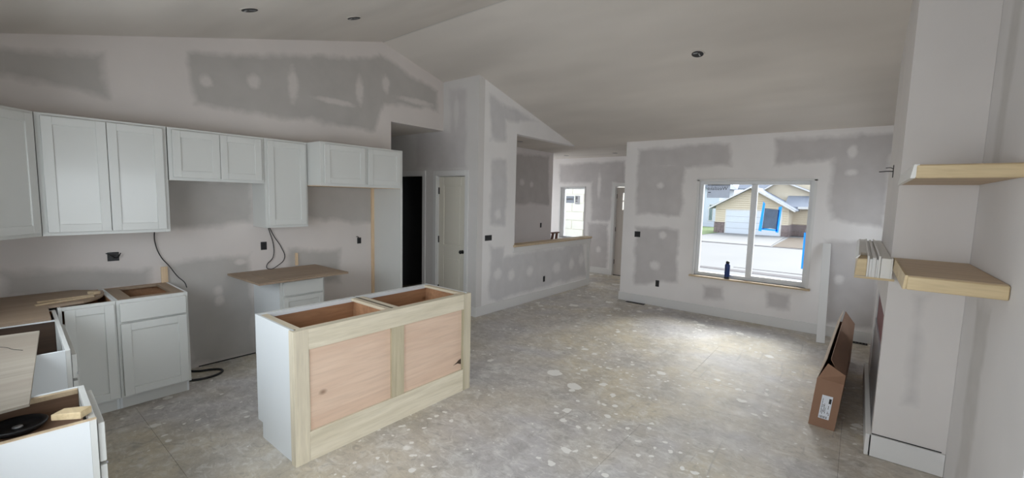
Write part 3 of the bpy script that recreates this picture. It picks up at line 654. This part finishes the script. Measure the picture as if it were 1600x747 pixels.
ax_, ay_, _ = along(1.98)
dk = thing('black_disc', 'round black dish with raised rim inside the nearest open cabinet', 'disc', (-2.445, .06, .798), 0)
MB().lathe([(.0, 0), (.062, 0), (.076, .010), (.083, .022), (.078, .026), (.068, .016), (.060, .009), (.0, .008)], seg=40).build('dish', m_black, dk, smooth=True)
MB().lathe([(.0, .010), (.016, .010), (.014, .016), (.0, .018)], seg=20).build('centre_boss', m_metal, dk, smooth=True)
M_ = Matrix.Translation((-2.222, .190, T+.004)) @ Matrix.Rotation(.95, 4, 'Z') @ Matrix.Diagonal((.68, .7, .9, 1))
wbk = tag(MB().hexa([tuple(M_ @ Vector(q)) for q in ((-.075, -.035, 0), (.06, -.045, 0), (.07, .03, 0), (-.06, .04, 0))], [tuple(M_ @ Vector(q)) for q in ((-.075, -.035, .025), (.06, -.045, .03), (.07, .03, .03), (-.06, .04, .025))]).build('wood_block', m_oak_end, bev=.002), 'rough pale wood block on the corner of nearest cabinet', 'wood scrap')
pn = thing('plywood_sheet', 'pale veined plywood sheet lying across the dishwasher gap', 'board', (0, 0, T+.0045))
MB().prism([(-3.66, .205), (-2.44, .095), (-2.40, YB+.01), (-3.72, YB+.01)], 'z', 0, .012).build('sheet', m_panel, pn, bev=.001)
tube('crack', [(-3.45, .02, .012), (-3.38, .07, .0125), (-3.32, .09, .0125), (-3.27, .12, .0125)], .0016, m_dark, pn)

# island
isl = thing('kitchen_island', 'unfinished island cabinet with pink plywood panels and open top, centre of the kitchen floor', 'island')
X0, X1, Y0, Y1 = -3.236, -2.64, 1.183, 2.738
MB().prism([(X0, .11), (X0, T), (-2.675, T), (-2.675, 0), (X0+.075, 0), (X0+.075, .11)], 'y', Y0+.012, Y0+.026).build('end_panel', m_side, isl)
MB().prism([(X0, .11), (X0, T), (-2.675, T), (-2.675, 0), (X0+.075, 0), (X0+.075, .11)], 'y', Y1-.026, Y1-.012).build('end_panel', m_side, isl)
ye = [Y0+.028, 1.945, 1.962, Y1-.028]
for a, b in ((ye[0], ye[1]), (ye[2], ye[3])):
    c_ = MB().box(X0+.02, -2.70, a, a+.014, .11, T-.002).box(X0+.02, -2.70, b-.014, b, .11, T-.002).box(X0+.02, -2.70, a+.014, b-.014, .11, .124).box(-2.712, -2.70, a+.014, b-.014, .124, T-.002).build('cabinet_box', m_brown, isl)
    MB().box(X0+.0205, X0+.026, a+.014, b-.014, .124, T-.031).build('inner_back', m_brown, isl)
    MB().box(X0+.02, X0+.05, a, b, T-.03, T-.0015).build('front_stretcher', m_side, isl)
    for (p, q) in ((a, a+.045), (b-.045, b)): MB().box(X0+.05, -2.70, p, q, T-.022, T-.001).build('top_stretcher', m_pop_x, isl)
    MB().box(X0+.05, -2.715, a+.045, b-.045, .70, .712).build('inner_shelf', m_brown, isl)
    MB().box(X0+.0, X0+.019, a, b, .11, T).build('face_frame', m_cab, isl)
    r = bpy.data.objects.new('cabinet_front', None)
    for (p, q) in ((a+.012, (a+b)/2-.002), ((a+b)/2+.002, b-.012)):
        st = .058; t = .019
        d = MB().box(X0-t, X0-.0005, p, p+st, .125, .69).box(X0-t, X0-.0005, q-st, q, .125, .69).box(X0-t, X0-.0005, p+st, q-st, .125, .125+st).box(X0-t, X0-.0005, p+st, q-st, .69-st, .69).build('cabinet_door', m_cab, isl)
        MB().box(X0-.010, X0-.003, p+st, q-st, .125+st, .69-st).build('door_panel', m_cab, d)
        MB().box(X0-t, X0-.0005, p, q, .705, .855).build('drawer_front', m_cab, isl)
    bpy.data.objects.remove(r)
MB().box(X0+.075, X0+.085, Y0+.027, Y1-.027, 0, .11).build('toe_kick', m_cab, isl)
MB().box(-2.70, -2.676, Y0+.0, Y0+.0115, 0, T).box(-2.676, -2.661, Y0, Y0+.04, 0, T).build('corner_post', m_pop_z, isl)
MB().box(-2.660, X1, Y0, Y0+.094, 0, T).build('corner_board', m_pop_z, isl, bev=.001)
MB().box(-2.660, X1, Y1-.086, Y1, 0, T).box(-2.70, -2.661, Y1-.0115, Y1, 0, T).build('corner_board', m_pop_z, isl, bev=.001)
MB().box(-2.660, X1-.001, Y0+.0945, Y1-.0865, .742, T-.001).build('top_rail', m_pop_y, isl, bev=.001)
MB().box(-2.660, X1-.001, Y0+.0945, Y1-.0865, 0, .198).build('bottom_rail', m_pop_y, isl, bev=.001)
cs = MB().box(-2.660, X1-.001, 1.900, 2.012, .1985, .7415).build('centre_stile', m_pop_g, isl, bev=.001); cs['label'] = 'greenish poplar centre stile'
MB().box(-2.672, -2.6605, Y0+.05, 1.955, .02, T-.01).build('plywood_panel', m_ply, isl)
MB().box(-2.672, -2.6605, 1.957, Y1-.05, .02, T-.01).build('plywood_panel', m_ply, isl)
for a, b in ((Y0+.0945, Y0+.104), (Y1-.096, Y1-.0865)): MB().box(-2.6602, -2.652, a, b, .199, .741).build('bead_trim', m_pop_z, isl)
MB().box(-2.70, -2.661, Y0+.04, Y1-.04, T-.018, T-.001).build('back_stretcher', m_pop_y, isl)
kn = MB().prism([(2.548, .258), (2.60, .262), (2.640, .245), (2.640, .296), (2.61, .288), (2.59, .274)], 'x', -2.6604, -2.6590).build('torn_veneer', m_darkwood, isl); kn['label'] = 'dark torn patch of veneer'

# ------------------------------------------------------------------ electrical boxes
def ebox(lab, wall, u, z, w_=.055, h_=.095, ears=True):
    r = thing('outlet_box', lab, 'outlet box', (wall[1], u, z) if wall[0] == 'x' else (u, wall[1], z), 0)
    s_ = wall[2]
    def B(mb, a, b, c, d, e0, e1):
        e0, e1 = s_*e0, s_*e1
        return mb.box(e0, e1, a, b, c, d) if wall[0] == 'x' else mb.box(a, b, e0, e1, c, d)
    B(B(MB(), -w_/2, w_/2, -h_/2, h_/2, 0, .003), -w_/2+.008, w_/2-.008, -h_/2+.008, h_/2-.008, .003, .006).build('box', m_black, r, bev=.001)
    if ears:
        for q in ((-w_*.3, w_*.25, h_*.1, h_*.2), (-w_*.1, w_*.3, -h_*.22, -h_*.12)): mb = MB(); B(mb, *q, .006, .009); mb.build('wire_end', m_dark, r)
    return r
Kw = ('x', KX+.0005, 1); Aw = ('x', AX+.0005, 1); Dw = ('y', YD-.0005, -1); Sw = ('x', SX+.0005, 1)
o1 = ebox('wide black outlet box left of the hanging cable on kitchen wall', Kw, .73, 1.144, .075, .075)
tube('loose_wire', [(.004, -.045, .03), (.03, -.02, .02), (.02, .02, -.01), (.03, .045, .03)], .004, m_black, o1)
o2 = ebox('black outlet box above the loose particle board top', Kw, 1.925, 1.15, .06, .085)
o3 = ebox('black outlet box inside the fridge opening', Kw, 3.052, 1.136, .055, .075)
tube('loose_wire', [(.004, -.02, .03), (.03, -.03, .05), (.02, -.05, .055)], .005, m_black, o3)
ebox('double black switch box near the left end of half wall', Aw, 4.70, 1.131, .15, .08)
ebox('low black outlet box on the half wall', Aw, 6.173, .329, .06, .10)
ebox('double black switch box on window wall by the foyer passage', Dw, -2.905, 1.163, .10, .095)
ebox('low black outlet box on window wall left of the window', Dw, -2.52, .374, .06, .105)
ebox('black outlet box on the stair wall beyond the half wall', Sw, 7.55, 1.155, .05, .10)

# ------------------------------------------------------------------ ceiling light openings
def can(lab, x, y, z, slope, r_, grp=None):
    t = thing('recessed_light_opening', lab, 'ceiling light', (x, y, z), 0, grp)
    t.rotation_euler = (slope, 0, 0)
    MB().lathe([(r_*.80, 0), (r_, 0), (r_, -.004), (r_*.80, -.004)], seg=28).build('cut_edge', m_ceil, t)
    MB().lathe([(0, -.001), (r_*.82, -.001), (r_*.82, -.0055), (0, -.0055)], seg=28).build('dark_can', m_black, t)
    MB().box(-r_*.5, r_*.1, -r_*.5, -r_*.3, -.010, -.0056).box(r_*.15, r_*.3, -r_*.2, r_*.5, -.010, -.0056).build('clip', m_metal, t)
sl = math.atan(.264)
can('open ceiling light hole over the kitchen, left of two', -3.865, 1.46, ce(1.46)-.0005, sl, .072)
can('open ceiling light hole over the kitchen, nearer the ridge', -3.898, 2.383, ce(2.383)-.0005, sl, .072)
can('open ceiling light hole over the living room', -1.463, 4.865, ce(4.865)-.0005, -sl, .072)
can('small ceiling light over the stair behind the half wall', -4.704, 6.042, FZ-.0005, 0, .055)
can('small ceiling light above the foyer window', -5.278, 8.488, FZ-.0005, 0, .065)
can('small ceiling light near the front door', -4.07, 8.439, FZ-.0005, 0, .065)

# ------------------------------------------------------------------ cables
tag(tube('electrical_cable', [(KX+.03, 1.01, 1.37), (KX+.015, 1.012, 1.25), (KX+.02, 1.05, 1.11), (KX+.03, 1.10, 1.03), (KX+.05, 1.16, .92), (KX+.08, 1.20, .865), (KX+.10, 1.21, .82)], .004, m_black), 'black cable hanging below the double-door wall cabinet', 'cable')
tag(tube('electrical_cable', [(KX+.03, 1.955, 1.37), (KX+.015, 1.99, 1.27), (KX+.012, 2.02, 1.14), (KX+.012, 2.01, 1.02), (KX+.02, 1.94, .92), (KX+.03, 1.96, .90), (KX+.02, 2.06, .93), (KX+.012, 2.13, 1.0), (KX+.012, 2.10, 1.12), (KX+.015, 2.03, 1.24), (KX+.03, 1.965, 1.37)], .004, m_black), 'looped black cable below the narrow single-door wall cabinet', 'cable')
tag(tube('floor_cable', [(-4.90, 1.16, .011), (-4.78, 1.27, .011), (-4.74, 1.36, .011), (-4.66, 1.415, .011), (-4.58, 1.36, .011), (-4.56, 1.24, .011), (-4.60, 1.14, .011)], .010, m_black), 'thick black cable looping on the floor beside the base cabinet', 'cable')

# ------------------------------------------------------------------ loose things
bt = thing('water_bottle', 'tall dark blue water bottle on the front window sill', 'bottle', (-1.475, YD-.035, .602))
MB().lathe([(0, 0), (.033, 0), (.036, .006), (.036, .20), (.030, .222), (.024, .228), (0, .228)], seg=28).build('body', m_bottle, bt, smooth=True)
MB().lathe([(0, .228), (.025, .228), (.026, .25), (.018, .265), (0, .268)], seg=24).build('cap', m_black, bt, smooth=True)
MB().lathe([(0.0362, .004), (.0368, .006), (.0368, .03), (.0362, .032)], seg=28).build('base_band', m_black, bt, smooth=True)

lean = math.atan2(7.0-6.565, 1.231)
ml = Matrix.Translation((-.306, 6.565, 0)) @ Matrix.Rotation(-.0, 4, 'Y') @ Matrix.Rotation(-lean, 4, 'X') @ Matrix.Rotation(-.036, 4, 'Y')
tag(MB().box(.0, .088, -.018, .0, .009, 1.30, ml).build('leaning_trim_board', m_trim, bev=.002), 'white trim board leaning on the window wall right of the window', 'board')

bx = thing('cardboard_box', 'long narrow open cardboard box with a white label standing by the fireplace', 'box')
n0 = [(-.188, 4.07, 0), (-.024, 4.055, 0), (.007, 4.06, .379), (-.157, 4.07, .387)]
f0 = [(-.12, 6.05, 0), (.044, 6.05, 0), (.05, 6.05, .43), (-.10, 6.05, .43)]
def quad(name, q, m, t=.004, parent=bx):
    a, b, c, d = [Vector(p) for p in q]; nn = (b-a).cross(d-a).normalized()*t
    return MB().hexa([tuple(p) for p in (a, b, c, d)], [tuple(p+nn) for p in (a, b, c, d)]).build(name, m, parent)
quad('near_end', n0, m_card); quad('far_end', f0, m_card)
quad('left_side', [n0[0], n0[3], f0[3], f0[0]], m_card); quad('right_side', [n0[1], n0[2], f0[2], f0[1]], m_card)
quad('bottom', [tuple(Vector(p)+Vector((0, 0, .001))) for p in (n0[0], n0[1], f0[1], f0[0])], m_card)
lf = quad('long_flap', [n0[3], (-.112, 4.16, .525), (-.058, 6.03, .565), f0[3]], m_card2); lf['label'] = 'brightly lit long flap standing up'
quad('long_flap', [n0[2], (-.086, 4.16, .53), (-.040, 6.03, .56), f0[2]], m_card)
quad('end_flap', [n0[3], n0[2], (.012, 4.02, .465), (-.100, 4.04, .525)], m_card, .003)
o_ = Vector(n0[0]); ex = (Vector(n0[1])-o_).normalized(); ez = (Vector(n0[3])-o_).normalized(); ny = ex.cross(ez).normalized()
if ny.y > 0: ny = -ny
ML = Matrix((ex, ny, ez)).transposed().to_4x4(); ML.translation = o_ + ny*.0045
lb = MB().box(.050, .118, 0, .001, .075, .265, ML).build('shipping_label', m_paper, bx); lb['label'] = 'white printed shipping label'
ink = MB()
ink.box(.098, .113, .0011, .0015, .205, .245, ML)
for i in range(9): ink.box(.056+i*.0055, .0575+i*.0055+.001*(i % 3), .0011, .0015, .080, .098, ML)
for j, (u, a, b) in enumerate(((.058, .12, .24), (.066, .11, .15), (.066, .17, .19), (.074, .13, .20), (.082, .12, .17), (.100, .12, .14), (.100, .16, .19), (.108, .11, .13))):
    z = a
    while z < b:
        l = random.uniform(.005, .014); ink.box(u, u+.004, .0011, .0015, z, min(z+l, b), ML); z += l+.004
ink.build('print', m_black, lb)

tag(MB().hexa([(.30, 3.05, 0), (.33, 3.03, 0), (.40, 3.20, 0), (.37, 3.22, 0)], [(.30, 3.05, .03), (.33, 3.03, .045), (.40, 3.20, .04), (.37, 3.22, .03)]).build('wood_scrap', m_pine), 'small wood scrap on the floor at the foot of right wall', 'wood scrap')
vt = thing('floor_vent', 'dark floor vent below the left end of the window wall', 'vent', (-2.85, 6.945, 0))
MB().box(-.16, .16, -.045, .045, 0, .003).build('plate', m_dark, vt)
for i in range(9): MB().box(-.14+i*.033, -.125+i*.033, -.035, .035, .003, .006).build('louvre', m_hinge, vt)
vt2 = thing('floor_vent', 'dark floor vent near the fireplace end of window wall', 'vent', (.05, 6.94, 0))
MB().box(-.15, .15, -.045, .045, 0, .003).build('plate', m_dark, vt2)
for i in range(9): MB().box(-.14+i*.033, -.125+i*.033, -.035, .035, .003, .006).build('louvre', m_hinge, vt2)
hr = thing('stair_handrail', 'dark wood handrail bracket rising behind the half wall cap', 'handrail', (-4.62, 6.9, 0))
MB().hexa([(-.02, -.22, .0), (.02, -.22, 0), (.02, -.17, 0), (-.02, -.17, 0)], [(-.02, .13, 1.05), (.02, .13, 1.05), (.02, .165, 1.05), (-.02, .165, 1.05)]).build('post', m_rail, hr)
MB().hexa([(-.02, .10, .0), (.02, .10, 0), (.02, .15, 0), (-.02, .15, 0)], [(-.02, .26, 1.05), (.02, .26, 1.05), (.02, .295, 1.05), (-.02, .295, 1.05)]).build('post', m_rail, hr)
MB().box(-.025, .025, .10, .34, 1.05, 1.075).build('rail', m_rail, hr)

# stickers and tape on the glass
GY = YD+.0875
st1 = thing('window_label', 'grey manufacturer label on the top left of the front window glass', 'label', (-1.70, GY, 1.905))
MB().box(-.163, .155, -.001, 0, -.105, .10).build('film', m_stick, st1)
MF = Matrix.Translation((-.02, -.0016, .035)) @ Matrix.Rotation(PI/2, 4, 'X') @ Matrix.Scale(-1, 4, (1, 0, 0))
text_mesh('lettering', 'Westlake', .075, MF, m_black, st1)
MB().box(-.15, -.11, -.0016, -.001, -.03, -.018).box(-.1, .08, -.0016, -.001, .088, .092).build('print', m_black, st1)
tp = thing('taped_sheet', 'grey plastic sheet held by blue painter tape on the right window pane', 'plastic sheet', (-.985, GY, 1.53))
MB().prism([(-.085, .135), (.10, .12), (.085, -.16), (.0, -.145), (-.10, -.165)], 'y', -.0012, 0).build('sheet', m_sheet, tp)
for P_ in ([(-.110, .23), (-.085, .20), (-.105, -.20), (-.145, -.19)], [(.085, .155), (.125, .17), (.105, -.205), (.07, -.20)], [(-.105, -.15), (.09, -.16), (.09, -.185), (-.105, -.175)]):
    t_ = MB().prism(P_, 'y', -.0022, -.0014).build('tape_strip', m_tape, tp)
tag(MB().box(-.578, -.556, GY-.001, GY, .85, 1.35).build('tape_strip', m_tape), 'short blue tape strip at the right edge of the window', 'tape')
st2 = thing('window_label', 'grey label on the upper foyer window glass', 'label', (-5.61, YE+.104, 1.71))
MB().box(-.115, .115, -.001, 0, -.085, .085).build('film', m_stick, st2)
MB().box(-.10, .09, -.0016, -.001, -.01, .03).build('print', m_gray, st2)
st3 = thing('window_label', 'small white label with dark blocks beside the grey foyer window label', 'label', (-5.40, YE+.104, 1.71))
MB().box(-.07, .07, -.001, 0, -.11, .10).build('film', m_paper, st3)
MB().box(-.06, .0, -.0016, -.001, .0, .08).box(-.06, .0, -.0016, -.001, -.05, -.02).build('print', m_gray, st3)

# ------------------------------------------------------------------ outside
def gz(y): return -.60 if y < 12 else -.60 - (y-12)/33*.57
def ground(poly, dz, m, name, th=.02):
    n = len(poly); mb = MB()
    mb.v = [(x, y, gz(y)+dz-th) for x, y in poly] + [(x, y, gz(y)+dz) for x, y in poly]
    mb.f = [tuple(range(n)), tuple(range(n, 2*n))] + [(i, (i+1) % n, n+(i+1) % n, n+i) for i in range(n)]
    return struct(mb.build(name, m))
ground([(-60, -30), (60, -30), (60, 12), (-60, 12)], 0, m_conc, 'ground_near')
ground([(-60, 12), (60, 12), (60, 90), (-60, 90)], 0, m_street, 'ground_far')
ground([(-12, 17.3), (6, 16.1), (6, 17.0), (-12, 17.5)], .012, m_curb, 'trim_gutter')
ground([(-3.6, 18.0), (6, 17.6), (6, 18.1)], .012, m_curb, 'trim_gutter_wet_strip')
ground([(-12, 30.5), (6, 30.5), (6, 30.9), (-12, 30.9)], .02, m_curb, 'trim_far_gutter')
ground([(-10.2, 31), (-4.2, 31), (-5.0, 44.9), (-10.4, 44.9)], .03, m_conc, 'ground_driveway')
ground([(-4.1, 31.0), (1.5, 31.2), (1.5, 44), (-4.6, 44)], .03, m_mulch, 'ground_dirt_patch')
ground([(-20, 38), (-10.5, 38), (-10.5, 58), (-20, 58)], .03, m_grass, 'ground_grass')

def siding(mb, x0, x1, y, z0, z1, pitch=.2, clip=None):
    """lap boards facing -Y; clip(z) gives the x range"""
    z = z0; out = []
    while z < z1-.01:
        zt = min(z+pitch, z1); a, b = (x0, x1) if not clip else clip((z+zt)/2)
        if b-a > .05: out.append((a, b, z, zt))
        z += pitch
    return out
def boards(parent, lst, y, m):
    for a, b, z, zt in lst:
        MB().hexa([(a, y-.07, z+.02), (b, y-.07, z+.02), (b, y+.0, z+.02), (a, y+.0, z+.02)], [(a, y-.008, zt), (b, y-.008, zt), (b, y, zt), (a, y, zt)]).build('siding_board', m, parent)
h1 = thing('house', 'tan sided house with gabled garage and white garage door across the street', 'house', (0, 0, 0))
YG = 45.0; GZ = -1.19
MB().prism([(-10.9, GZ), (-4.9, GZ), (-4.9, 1.35), (-7.95, 3.1), (-10.9, 1.40)], 'y', YG+.0, YG+7).build('garage_wall', m_siding, h1)
def clipg(z):
    if z < 1.38: return (-10.9, -4.9)
    return (-10.9+(z-1.4)/1.7*2.95+.1, -4.9-(z-1.35)/1.75*3.05-.1)
boards(h1, [s_ for s_ in siding(None, -10.9, -10.0, YG, -.17, 1.1)], YG, m_siding)
boards(h1, [s_ for s_ in siding(None, -5.4, -4.9, YG, -.17, 1.1)], YG, m_siding)
boards(h1, siding(None, -10.9, -4.9, YG, 1.1, 3.0, clip=clipg), YG, m_siding)
gd = MB().box(-9.9, -5.5, YG-.05, YG-.031, GZ, .98).build('garage_door', m_gdoor, h1)
for z in (-.65, -.1, .45):
    MB().box(-9.9, -5.5, YG-.056, YG-.0505, z, z+.02).build('panel_joint', m_gray, gd)
MB().box(-10.02, -9.9, YG-.06, YG-.031, GZ, 1.1).box(-5.5, -5.38, YG-.06, YG-.031, GZ, 1.1).box(-9.9, -5.5, YG-.06, YG-.031, .98, 1.1).build('garage_trim', m_wtrim, h1)
k = 0
for (xa, xb) in ((-10.95, -10.02), (-5.38, -4.85)):
    for r_ in range(4):
        x = xa
        while x < xb-.02:
            l = min(random.uniform(.2, .45), xb-x); MB().box(x, x+l-.02, YG-.10, YG-.031, GZ+r_*.25, GZ+r_*.25+.235).build('stone', m_stone, h1); x += l
MB().box(-10.98, -10.0, YG-.12, YG-.03, -.19, -.13).box(-5.4, -4.82, YG-.12, YG-.03, -.19, -.13).build('stone_cap', m_stone, h1)
def roof(parent, a, b, y0, y1, m, t=.12, name='roof_slope'):
    (x0, z0), (x1, z1) = a, b
    return MB().prism([(x0, z0), (x1, z1), (x1, z1+t), (x0, z0+t)], 'y', y0, y1).build(name, m, parent)
roof(h1, (-11.5, 1.12), (-7.95, 3.14), YG-.5, YG+7, m_shin); roof(h1, (-7.95, 3.14), (-4.4, 1.10), YG-.5, YG+7, m_shin)
roof(h1, (-11.5, 1.05), (-7.95, 3.10), YG-.58, YG-.5, m_wtrim, .15, 'fascia'); roof(h1, (-7.95, 3.10), (-4.4, 1.03), YG-.58, YG-.5, m_wtrim, .15, 'fascia')
# right wing, set back
YW = 48.0
MB().box(-4.9, 2.0, YW, YW+6, GZ, 1.45).build('wing_wall', m_siding, h1)
boards(h1, siding(None, -4.9, 2.0, YW, -.1, 1.4), YW, m_siding)
for r_ in range(4):
    x = -4.9
    while x < .6:
        l = random.uniform(.25, .5); MB().box(x, x+l-.02, YW-.09, YW-.031, GZ+r_*.26, GZ+r_*.26+.245).build('stone', m_stone, h1); x += l
MB().box(-4.899, -4.83, YG+.0, YW, GZ, -.14).build('stone_return', m_stone, h1)
wn = MB().box(-3.65, -3.5, YW-.08, YW-.031, -.6, 1.0).box(-2.5, -2.35, YW-.08, YW-.031, -.6, 1.0).box(-3.5, -2.5, YW-.08, YW-.031, .86, 1.0).box(-3.5, -2.5, YW-.08, YW-.031, -.6, -.48).build('window_trim', m_wtrim, h1)
MB().box(-3.5, -2.5, YW-.045, YW-.032, -.48, .86).build('pane', m_hwin, wn)
MB().hexa([(-5.6, YW-.6, 1.35), (2.5, YW-.6, 1.35), (2.5, YW+3.2, 2.9), (-5.6, YW+3.2, 2.9)], [(-5.6, YW-.6, 1.50), (2.5, YW-.6, 1.50), (2.5, YW+3.2, 3.05), (-5.6, YW+3.2, 3.05)]).build('wing_roof', m_shin, h1)
MB().box(-4.5, 2.5, YW-.68, YW-.6, 1.30, 1.52).build('wing_fascia', m_wtrim, h1)
YX = 50.0
MB().prism([(-8.2, 1.6), (-.8, 1.6), (-.8, 2.2), (-4.9, 4.05), (-8.2, 2.6)], 'y', YX, YX+3).build('upper_gable', m_siding, h1)
roof(h1, (-9.0, 2.2), (-6.35, 4.0), YX-.4, YX+3, m_shin); roof(h1, (-6.35, 4.0), (-1.0, 1.75), YX-.4, YX+3, m_shin)
MB().prism([(-8.6, 2.5), (-6.35, 3.95), (-1.4, 1.9), (-8.6, 1.9)], 'y', YX-.05, YX-.02).build('gable_face', m_siding, h1)
roof(h1, (-9.0, 2.12), (-6.35, 3.95), YX-.48, YX-.4, m_wtrim, .15, 'fascia'); roof(h1, (-6.35, 3.95), (-1.0, 1.68), YX-.48, YX-.4, m_wtrim, .15, 'fascia')
# white neighbour far left
h2 = thing('house', 'white sided house left of the tan house across the street', 'house', (0, 0, 0))
MB().box(-20, -14.2, 60, 68, -1.6, 3.6).build('wall', m_wsiding, h2)
for z in [(-1.0+.3*i) for i in range(15)]: MB().box(-20, -14.2, 59.96, 59.999, z, z+.27).build('siding_board', m_wsiding, h2)
for x in (-16.6, -15.3):
    f_ = MB().box(x-.06, x+.46, 59.9, 59.955, -.7, 1.5).build('window_trim', m_wtrim, h2); MB().box(x, x+.4, 59.88, 59.899, -.6, 1.4).build('pane', m_hwin, f_)
MB().prism([(-20.4, 3.5), (-13.6, 3.5), (-15.5, 5.2), (-20.4, 5.2)], 'y', 59.5, 68).build('roof', m_shin, h2)
h3 = thing('house', 'distant dark roof rising behind the tan house', 'house', (0, 0, 0))
MB().box(-13.2, -2.0, 70, 78, -1.5, 4.0).build('wall', m_siding, h3)
MB().hexa([(-14, 69, 3.6), (-1.5, 69, 3.6), (-1.5, 74, 6.6), (-14, 74, 6.6)], [(-14, 69, 3.8), (-1.5, 69, 3.8), (-1.5, 74, 6.8), (-14, 74, 6.8)]).build('roof', m_shin, h3)
# neighbour's cream block wall seen through the foyer window
nw = thing('neighbour_wall', 'cream block side wall seen through the foyer window', 'wall', (0, 0, 0))
MB().box(-11.0, -5.6, 13.0, 13.2, -.6, 4.2).build('backing', m_siding2, nw)
z = -.2; r_ = 0
while z < 4.0:
    x = -10.9 + (.45 if r_ % 2 else 0)
    while x < -5.7:
        x1 = min(x+.88, -5.62); MB().box(x, x1, 12.97, 12.999, z, z+.285).build('block', m_siding2, nw); x += .9
    z += .30; r_ += 1
